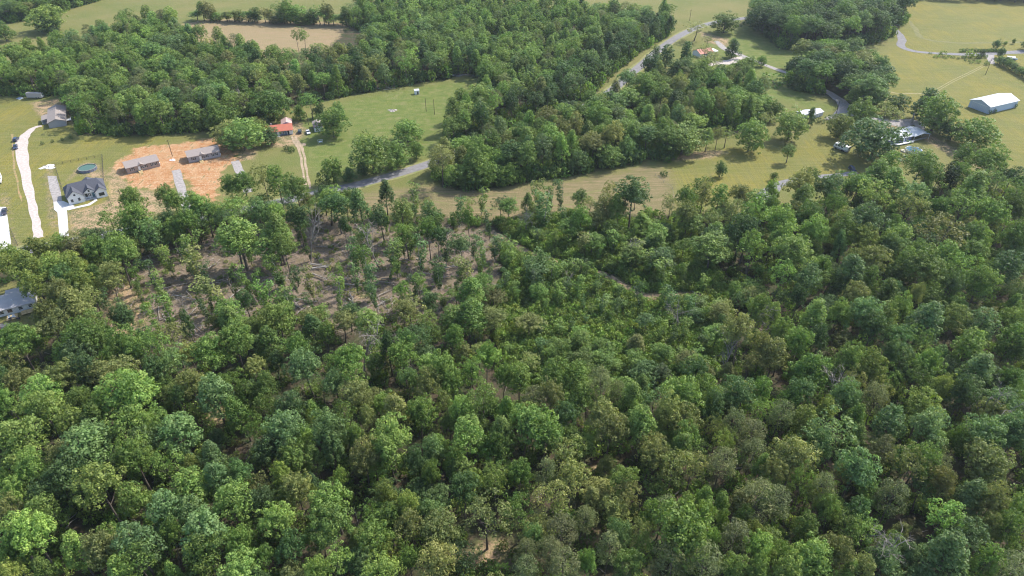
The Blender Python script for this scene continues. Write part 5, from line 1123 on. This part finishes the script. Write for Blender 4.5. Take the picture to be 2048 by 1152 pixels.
# ------------------------------------------------------------------ lone trees, hedges
def lone(px, py, w, h, k, shape, label, cat='tree', name='shade_tree', group=None, tilt=(0, 0)):
    """py is the foot of the tree"""
    p = P(px, py); h = h * 1.14; w = w * 1.16; zz = pix(p.x, p.y, h * .5)[2]; s0 = SH[shape][0]
    o = place_tree(name, shape, p.x, p.y, w * zz / F_PX / 2 / s0['r'], h / s0['h'], k, tilt=tilt)
    return tag(o, label, cat, group)
for a in (
 (548, 240, 68, 14, 'G', 'yard', 'wide spreading tree behind the red roofed house'),
 (625, 238, 36, 13, 'L', 'open', 'airy light green tree with a thin trunk above the garage'),
 (601, 240, 24, 8, 'G', 'cedar', 'small narrow dark tree between the big yard tree and the airy one'),
 (640, 236, 20, 7, 'D', 'yard', 'small dark tree just behind the garage'),
 (668, 274, 48, 13, 'G', 'yard', 'dense green tree covering the right side of the garage'),
 (682, 262, 26, 15, 'G', 'poplar', 'narrow tall tree behind the dense tree at the garage'),
 (543, 289, 32, 7, 'D', 'yard', 'purplish dark round tree before the red roofed house'),
 (491, 298, 66, 13, 'L', 'yard', 'big light green tree left of the red roofed house'),
 (462, 292, 50, 11, 'O', 'yard', 'olive tree right of the new grey home'),
 (447, 262, 50, 12, 'G', 'yard', 'green tree at the forest corner above the new grey home'),
 (520, 276, 34, 9, 'Y', 'yard', 'yellow green tree touching the left end of the red roofed house'),
 (817, 283, 50, 10, 'G', 'yard', 'round lone tree in the green field above the road'),
 (748, 346, 66, 17, 'L', 'yard', 'tall broad tree on the roadside in the green field'),
 (795, 335, 46, 10, 'G', 'yard', 'spreading bush right of the tall roadside tree'),
 (668, 366, 34, 11, 'G', 'yard', 'round green tree on the verge left of the dark cedars'),
 (700, 364, 24, 7, 'D', 'cedar', 'dark cedar on the verge, left of the tall roadside tree'),
 (648, 372, 24, 6, 'O', 'shrub', 'low olive bush by the foot of the dirt track'),
 (728, 352, 20, 7, 'D', 'cedar', 'dark cedar tucked under the tall roadside tree'),
 (833, 318, 26, 8, 'G', 'yard', 'small green tree at the roadside left of the pine'),
 (1447, 66, 44, 12, 'G', 'yard', 'lone round tree below the road near the top'),
 (1523, 66, 56, 17, 'D', 'yard', 'big dark tree where the road leaves the top wood'),
 (1388, 82, 40, 12, 'O', 'open', 'loose olive pine like tree beside the road bend'),
 (1413, 98, 22, 8, 'O', 'open', 'small olive tree behind the hidden house'),
 (1463, 116, 27, 12, 'D', 'cedar', 'dense dark cedar at the fork of the gravel drive'),
 (1330, 136, 24, 14, 'D', 'cedar', 'dark vine covered tree right of the road, first of three'),
 (1311, 120, 14, 9, 'D', 'cedar', 'narrow dark cedar at the road edge'),
 (1368, 140, 28, 17, 'D', 'cedar', 'tall dark vine covered tree left of the hidden house'),
 (1302, 156, 34, 13, 'D', 'yard', 'dark bushy tree leaning over the road'),
 (1405, 160, 46, 14, 'O', 'open', 'thin leafed tree before the hidden house'),
 (1424, 143, 30, 11, 'O', 'pine', 'thin pine over the roof of the hidden house'),
 (1408, 124, 24, 10, 'O', 'open', 'thin tree covering the left end of the hidden house'),
 (1420, 128, 20, 8, 'D', 'open', 'thin dark tree covering the middle of the hidden house'),
 (1545, 240, 30, 9, 'G', 'yard', 'round green tree on the shaded lawn left of the white sheds'),
 (1528, 262, 26, 9, 'O', 'open', 'thin olive tree between two full lawn edge trees'),
 (1475, 146, 26, 7, 'L', 'yard', 'bright green tree right of the white gravel patch'),
 (1496, 138, 24, 7, 'L', 'yard', 'bright green tree nearest the drive, above the others'),
 (1455, 158, 26, 7, 'L', 'yard', 'bright green tree below the white gravel patch'),
 (1490, 158, 26, 7, 'G', 'yard', 'bright round tree at the right end of the bushy row'),
 (1521, 133, 16, 6, 'G', 'yard', 'small green bush beside the gravel drive'),
 (1548, 168, 50, 5, 'G', 'shrub', 'low wide bush on the lawn below the gravel drive'),
 (1572, 326, 25, 9, 'G', 'poplar', 'lone narrow tree on the lawn left of the motorhome'),
 (1439, 354, 18, 6.5, 'D', 'yard', 'small round lollipop tree alone on the lawn'),
 (1413, 370, 22, 4, 'O', 'shrub', 'low grey green bush left of the lollipop tree'),
 (1546, 361, 12, 3.6, 'G', 'yard', 'tiny tree beside the curved asphalt drive'),
 (1675, 275, 44, 11, 'Y', 'yard', 'yellow green tree above the motorhome'),
 (1716, 258, 48, 14, 'L', 'yard', 'light tree right of the yellow green one above the motorhome'),
 (1762, 262, 44, 14, 'O', 'open', 'greyish tree left of the parking area'),
 (1740, 318, 92, 17, 'D', 'yard', 'very big dark oak between motorhome and mobile home'),
 (1700, 222, 32, 14, 'L', 'poplar', 'pale green tree at the right bend of the gravel drive'),
 (1728, 214, 56, 15, 'B', 'yard', 'large tree at the lower end of the dark clump'),
 (1785, 230, 40, 10, 'D', 'yard', 'dark bushy tree at the field corner above the parking area'),
 (1842, 240, 46, 17, 'D', 'cedar', 'tall dark conifer left of the light tree by the field'),
 (1862, 262, 62, 17, 'L', 'yard', 'tall light green tree between parking area and barn'),
 (1940, 295, 66, 13, 'G', 'yard', 'round tree below the barn at the end of the hedge'),
 (1900, 280, 40, 8, 'D', 'yard', 'dark hedge tree between the carport and the round tree'),
 (1879, 268, 30, 8, 'D', 'yard', 'dark hedge tree just right of the carport'),
 (1826, 318, 44, 5, 'O', 'open', 'bare grey bush in front of the blue pool'),
 (1496, 302, 50, 14, 'L', 'yard', 'full light green tree at the lawn edge, left of two'),
 (1575, 282, 52, 14, 'L', 'yard', 'full light green tree at the lawn edge above the narrow one'),
 (1362, 308, 70, 13, 'L', 'yard', 'widest light green tree at the lawn edge'),
 (1410, 304, 26, 12, 'L', 'poplar', 'narrow light green tree right of the widest lawn edge tree'),
 (1448, 296, 34, 10, 'Y', 'open', 'thin yellow green tree above the bare earth at the lawn edge'),
 (1430, 300, 22, 11, 'O', 'open', 'thin brownish tree above the bare earth at the lawn edge'),
 (1617, 252, 18, 10, 'D', 'cedar', 'dark cedar between the two white roofed sheds'),
 (886, 374, 50, 19, 'O', 'pine', 'tall grey olive pine at the roadside, tallest above the mown strip'),
 (948, 370, 52, 12, 'L', 'yard', 'broad bright tree right of the tall roadside pine'),
 (103, 62, 56, 15, 'Y', 'yard', 'pale yellow green tree in the top left pasture'),
 (103, 66, 40, 9, 'D', 'yard', 'dark round tree below the pale one in the top left pasture'),
 (14, 82, 32, 11, 'G', 'yard', 'lone tree at the left edge of the top left pasture'),
 (599, 108, 18, 15, 'G', 'open', 'slim twin tree against the hay field, left one'),
 (613, 108, 18, 15, 'G', 'open', 'slim twin tree against the hay field, right one'),
 (1953, 22, 1, .1, 'G', 'shrub', '')):
    if a[-1]: lone(*a)
g = 'trees in a row behind the hay field'
for i, x_ in enumerate(range(396, 694, 11)):
    later_label(lone(x_ + RN.randint(-4, 5), 41 + .035 * (x_ - 400), 17 + RN.randint(0, 16), 6 + 9 * RN.rand() ** 1.5, 'GDOG'[RN.randint(4)], ['open', 'yard', 'poplar', 'oak', 'cedar'][RN.randint(5)], 'x', 'tree', 'row_tree', g), 'tree of the fence row', 'behind the left part of the hay field' if x_ < 500 else 'behind the middle of the hay field' if x_ < 600 else 'behind the right part of the hay field', x_)
g = 'young pines along the top right drive'
for i, (x_, y_) in enumerate(((1999, 128), (2008, 133), (2017, 138), (2028, 144), (2038, 150), (2049, 156), (2060, 162))):
    later_label(lone(x_, y_, 17, 4.2 + RN.rand(), 'GD'[i % 2], 'yard', 'x', 'pine tree', 'young_pine', g), 'young pine', 'in the slanting row below the boat', x_)
g = 'clipped shrubs of the drive hedge'
for i in range(15):
    x_ = 1921 + i * 6.2; later_label(lone(x_, 104 + (i > 11), 9, 2.2, 'D' if i % 3 else 'G', 'shrub', 'x', 'shrub', 'hedge_shrub', g), 'dark shrub', 'in the clipped row above the top right drive', x_)
g = 'garden bed shrubs below the drive'
for i, (x_, y_, w_, h_, k) in enumerate(((1884, 112, 14, 3.5, 'Y'), (1872, 115, 10, 1.8, 'G'), (1905, 116, 8, 1.5, 'G'), (1916, 118, 7, 1.3, 'O'), (1926, 117, 9, 2, 'D'), (1938, 115, 18, 4.5, 'Y'), (1948, 116, 13, 3.2, 'Y'), (1956, 117, 10, 3, 'D'), (1962, 115, 9, 5.2, 'D'), (1971, 116, 9, 2.2, 'D'), (1955, 126, 8, 2.5, 'G'), (1942, 127, 6, 1.5, 'L'), (1930, 122, 5, 1, 'D'), (1938, 123, 5, 1, 'D'), (1947, 122, 5, 1, 'D'), (1890, 117, 8, 1.2, 'G'), (1860, 108, 6, 1.2, 'G'), (1897, 113, 7, 1.2, 'L'), (1973, 130, 8, 3, 'B'))):
    later_label(lone(x_, y_, w_, h_, k, 'shrub' if h_ < 5 else 'cedar', 'x', 'shrub', 'garden_shrub', g), WORDS[k] + ' shrub', 'in the garden bed below the top right drive', x_)
for x_, y_, w_, h_, lab in ((1990, 98, 13, 5.5, 'round dark tree above the clipped hedge at top right'), (1998, 116, 13, 6, 'young green tree at the drive junction, top right'), (2009, 91, 6, 2.5, 'small sapling in the top right field, left one'), (2026, 88, 6, 3.2, 'small sapling in the top right field, right one'), (2052, 100, 20, 6, 'dark tree at the right edge by the drive')):
    lone(x_, y_, w_, h_, 'D' if w_ > 6 else 'G', 'yard', lab, 'tree', 'ornamental_tree')
for i, (x_, y_) in enumerate(((86, 289), (106, 285), (125, 281), (143, 277.5))):
    later_label(lone(x_, y_, 5.5, 1.6, 'D', 'shrub', 'x', 'shrub', 'planted_shrub', 'newly planted shrubs in the lawn'), 'tiny dark shrub', 'newly planted in the lawn below the brown roofed house', x_)
for x_, y_, lab in ((575, 300, 'dark round bush beside the dirt track, left one'), (584, 303, 'dark round bush beside the dirt track, right one'), (1978, 228, 'dark bush against the barn corner'), (1988, 226, 'dark bush against the long barn wall'), (2030, 216, 'dark bush at the far right barn corner'), (1328, 352, 'low green bush at the fence between strip and lawn'), (1640, 246, 'grey green bush right of the cedar by the sheds'), (1660, 240, 'dark bush at the edge of the gravel drive bend')):
    lone(x_, y_, 14 if x_ < 1900 else 8, 2.4, 'D', 'shrub', lab, 'bush', 'round_bush')

# ------------------------------------------------------------------ dead trees and fallen timber
def dead(px, py, h, label, pale=True, var=0, tilt=(0, 0)):
    p = P(px, py); e = empty('dead_tree', p, RN.rand() * 6, label, 'dead tree'); e.scale = (h / 13 * (.5 if h > 20 else 1),) * 2 + (h / 13,); e.rotation_euler = (tilt[0], tilt[1], RN.rand() * 6)
    b = bpy.data.objects.new('branches', DEADM[var]); COL.objects.link(b); b.parent = e
for a in ((1486, 660, 17, 'bare grey dead tree at the right end of the shrubby clearing', 1, 0), (1913, 880, 19, 'pale bare dead tree in a dark gap of the right hand wood', 1, 1), (728, 745, 17, 'bare grey dead tree below the brown clearing', 1, 2),
          (845, 760, 16, 'bare grey dead tree right of the gap below the clearing', 1, 0), (987, 958, 7, 'small pale snag in a dark gap, bottom centre', 1, 1), (1712, 1125, 16, 'grey leafless crown near the bottom, right', 1, 2),
          (1446, 770, 17, 'pale thin dead tree right of centre', 1, 0), (705, 500, 10, 'broken white snag in the brown clearing', 1, 1), (758, 536, 17, 'tall thin bare tree at the back of the brown clearing', 1, 2),
          (622, 527, 24, 'very tall bare white trunk at the left of the brown clearing', 1, 0), (890, 865, 5, 'small grey dead bush in the middle gap', 1, 1), (1352, 660, 12, 'grey dead sapling in the shrubby clearing', 1, 1),
          (1670, 850, 17, 'thin bare leaning tree in the right hand wood', 1, 2), (240, 560, 9, 'bare grey sapling at the left end of the clearing', 1, 0), (385, 640, 9, 'splintered grey snag in the left of the clearing', 1, 2), (1050, 470, 12, 'bare sapling at the start of the trail', 1, 1),
          (1245, 520, 14, 'thin bare tree above the trail', 1, 0), (1135, 590, 8, 'small bare snag in the shrubby clearing', 1, 2), (495, 228, 15, 'grey leafless tree at the edge of the far woods', 1, 2)):
    dead(a[0], a[1], a[2], a[3], var=a[5])
def fallen(x0, y0, x1, y1, r, m=None, branches=0):
    a, b = P(x0, y0), P(x1, y1); d = b - a; L = d.length; rs = RN
    e = empty('fallen_log', a, math.atan2(d.y, d.x), None, 'fallen log', 'fallen logs in the clearing')
    z = r + .15 + .3 * rs.rand()
    n = 5; pts = [(L * i / n, .1 * rs.randn(), z + (.25 * rs.rand() if 0 < i < n else 0)) for i in range(n + 1)]
    MB().tube(pts, [r * (1 - .6 * i / n) for i in range(n + 1)], 7).build('trunk', m or DEADWOOD, e)
    if branches:
        mb = MB()
        for k in range(branches):
            t = .35 + .6 * rs.rand(); p0 = Vector((L * t, 0, z)); s = 1 if k % 2 else -1; ln = L * .28 * (.5 + .7 * rs.rand())
            mb.tube([p0, p0 + Vector((ln * .5, s * ln * .35, .3)), p0 + Vector((ln, s * ln * .6, .5 + .6 * rs.rand()))], [r * .4, r * .28, r * .08], 4)
        mb.build('branches', m or DEADWOOD, e)
    e['label'] = 'log'; return e
LOGC = [(0, 0)]
logs = []
def Z(x0, y0, s, txt):
    for it in txt.split():
        v = list(map(float, it.split(','))); logs.append((x0 + v[0] / s, y0 + v[1] / s, x0 + v[2] / s, y0 + v[3] / s, v[4] if len(v) > 4 else .2))
Z(200, 450, 4, "490,520,740,465,.22 580,540,780,470,.12 600,575,770,610,.3 690,540,780,640,.16 580,750,775,640,.2 700,750,800,650,.15 470,660,480,770,.14 480,770,560,720,.14 480,745,550,790,.14 500,720,540,790,.14 720,800,745,890,.25 745,840,790,900,.22 1020,440,1110,600,.15 1040,590,1150,505,.2 1120,640,1160,620,.16 1180,480,1270,650,.16 1300,455,1420,435,.2 1570,605,1740,628,.3 1600,560,1700,545,.2 1690,322,1830,345,.3 1700,358,1830,352,.34 1770,330,1800,298,.16 1700,400,1820,452,.3 1940,487,2040,490,.3 1740,490,1780,550,.14 1560,640,1640,700,.2 1580,720,1660,650,.16 1570,770,1620,720,.2 1990,600,2030,640,.3 1950,520,2040,560,.14 1960,560,2040,540,.14 1815,690,1815,770,.25 850,370,930,325,.3 330,290,440,290,.18 380,250,420,300,.12 860,160,940,172,.2 310,940,360,875,.2 640,560,700,600,.14 820,540,900,520,.14 900,640,960,610,.13 1200,400,1290,440,.2 1430,170,1300,190,.1 1250,740,1300,700,.12 880,820,950,790,.15 820,700,880,740,.12")
Z(600, 450, 4, "130,180,220,185,.2 250,180,285,155,.15 360,488,510,492,.3 415,60,425,130,.2 380,125,470,110,.15 350,215,375,270,.12 145,245,165,290,.12 850,170,950,125,.25 870,165,960,135,.18 1145,360,1250,340,.3 1110,440,1220,418,.3 930,405,1040,400,.3 920,390,950,410,.2 800,280,890,290,.2 820,300,900,330,.14 650,440,780,435,.2 640,465,750,480,.2 620,580,720,530,.22 640,640,740,600,.2 735,650,765,610,.2 640,600,700,590,.12 670,730,740,690,.2 690,740,740,720,.2 405,560,430,640,.22 430,600,350,530,.14 1185,250,1240,290,.18 1190,310,1240,330,.2 1180,520,1220,500,.15 1060,500,1150,470,.15 1600,1070,1680,1010,.22 1395,1030,1440,960,.28 1410,940,1440,900,.2 1870,1000,1910,1040,.22 1890,1000,1940,1030,.22 1280,1060,1330,980,.2 560,250,600,200,.1 760,300,830,270,.1 870,350,900,370,.14 1310,560,1400,530,.12 500,680,560,650,.13")
Z(1060, 450, 4, "305,855,390,788,.28 1285,535,1360,580,.25 560,400,640,420,.16 820,570,870,560,.12 700,500,760,520,.12 1540,620,1590,600,.1 420,530,460,500,.16 1200,860,1280,835,.15 1870,330,1940,300,.12")
Z(1024, 864, 4, "690,290,830,310,.14 770,310,820,285,.18 670,130,700,110,.14 1300,510,1350,485,.2 1440,520,1480,460,.14 540,850,620,870,.12 1790,300,1840,295,.16 680,180,700,200,.2")
Z(512, 864, 4, "1690,1060,1830,1080,.12 1850,1030,1890,1050,.16 800,820,830,780,.12 750,960,800,930,.1 720,740,740,790,.1 1660,960,1760,990,.08")
Z(0, 864, 4, "450,1110,330,900,.28 370,990,295,925,.18 410,960,330,850,.16 510,760,600,680,.2 530,780,620,700,.18 475,720,410,610,.12 990,740,940,650,.14 1040,700,1100,720,.14 1330,960,1480,940,.1")
Z(0, 600, 4, "1330,975,1190,860,.3 1250,920,1250,850,.12 1120,340,1160,270,.2")
for (x0, y0, x1, y1, r) in logs:
    o = fallen(x0, y0, x1, y1, r * 1.05, DEADWOOD if RN.rand() < .6 else PALEBARK, branches=6 if r > .19 and RN.rand() < .6 else 0)
    rr, c = zone(x0, y0); pl = 'brown clearing' if y0 < 690 and x0 < 985 else 'shrubby clearing' if y0 < 690 else f'{rr} of the wood'
    dsc = ('long ' if math.hypot(x1 - x0, y1 - y0) > 26 else 'short ') + ('thick ' if r >= .25 else '') + ('pale' if o.children[0].data.materials[0] is PALEBARK else 'grey')
    later_label(o, dsc + ' fallen log', f'on the {pl}, {c}', x0)
for (x, y, n) in ((480, 628, 9), (395, 655, 8), (590, 600, 8), (700, 560, 9), (760, 610, 8), (640, 535, 7), (870, 530, 9), (830, 590, 8), (330, 590, 7), (560, 560, 8), (930, 500, 7), (735, 500, 7), (960, 560, 7), (450, 560, 7)):
    e = empty('brush_pile', P(x, y), 0, 'x', 'brush pile', 'brush piles of the brown clearing')
    for k in range(n):
        a = RN.rand() * 3.14; c = Vector((RN.randn() * 1.6, RN.randn() * 1.3, .2 + .5 * RN.rand())); d = Vector((math.cos(a), math.sin(a), .12 * RN.randn())) * (1.3 + 2.4 * RN.rand())
        MB().tube([c - d, c, c + d], [.12, .1, .04], 5).build('branch', DEADWOOD if k % 2 else PALEBARK, e)
    later_label(e, 'grey brush pile', 'on the back half of the brown clearing' if y < 565 else 'on the front half of the brown clearing', x)
for k in range(26):
    x = 300 + 640 * RN.rand(); y = 490 + 150 * RN.rand(); q = P(x, y)
    if sdist(np.array([q.x]), np.array([q.y]), CLEAR)[0] < 4: continue
    o = MB().tube([(0, 0, -.1), (0, 0, .35), (.04, 0, .55)], [.42, .33, .3], 9).build('tree_stump', PALEBARK if k % 2 else DEADWOOD); o.location = q; tag(o, None, 'stump', 'stumps of the brown clearing')
    later_label(o, 'short cut stump', 'on the back half of the brown clearing' if y < 565 else 'on the front half of the brown clearing', x)
# pale timber heaps in the field
for (x, y, n, spread, lab) in ((915, 152, 16, 5.5, 'heap of pale cut poles at the far edge of the green field'), (768, 177, 7, 5, 'few pale felled poles lying at the green field edge')):
    e = empty('pole_heap', P(x, y), 0, lab, 'timber heap')
    for k in range(n):
        a = .15 + .35 * RN.randn(); c = Vector((RN.randn() * spread * .5, RN.randn() * spread * .35, .2 + .5 * RN.rand())); d = Vector((math.cos(a), math.sin(a), 0)) * (2 + 2.5 * RN.rand())
        MB().tube([c - d, c + d], [.13, .09], 5).build('pole', PALEBARK, e)
# sticks and slash
mb = MB()
pts = scatter([CLEAR], 2600, 0, (), mindist=False, road=0) + [q for q in scatter([FOREST_MAIN], 5000, 0, (), mindist=False, road=5) if RN.rand() < .35]
for x_, y_ in pts:
    a = RN.rand() * 6.28; ln = .5 + 2.6 * RN.rand() ** 2; d = Vector((math.cos(a) * ln, math.sin(a) * ln, .15 * RN.randn())); c = Vector((x_, y_, .15 + .15 * RN.rand()))
    mb.tube([c - d, c + d * .3 + Vector((0, 0, .1)), c + d], [.085, .06, .03], 3)
o = mb.build('brush_litter', DEADWOOD); tag(o, 'loose grey sticks and slash scattered over the cleared ground', 'brushwood', None, 'stuff')
flush_labels()
# ------------------------------------------------------------------ air
hz = MB().box(-4700, 4700, -4700, 4700, -1.0, 156).build('haze', None); tag(hz, 'thin pale summer haze over the valley', 'haze', None, 'stuff')
hm = bpy.data.materials.new('haze_air'); hm.use_nodes = True; t = hm.node_tree; t.nodes.clear()
pv = t.nodes.new('ShaderNodeVolumePrincipled'); pv.inputs['Color'].default_value = (.80, .88, 1.0, 1); pv.inputs['Density'].default_value = HAZE; pv.inputs['Anisotropy'].default_value = .3
oo = t.nodes.new('ShaderNodeOutputMaterial'); t.links.new(pv.outputs[0], oo.inputs['Volume']); hz.data.materials.append(hm)
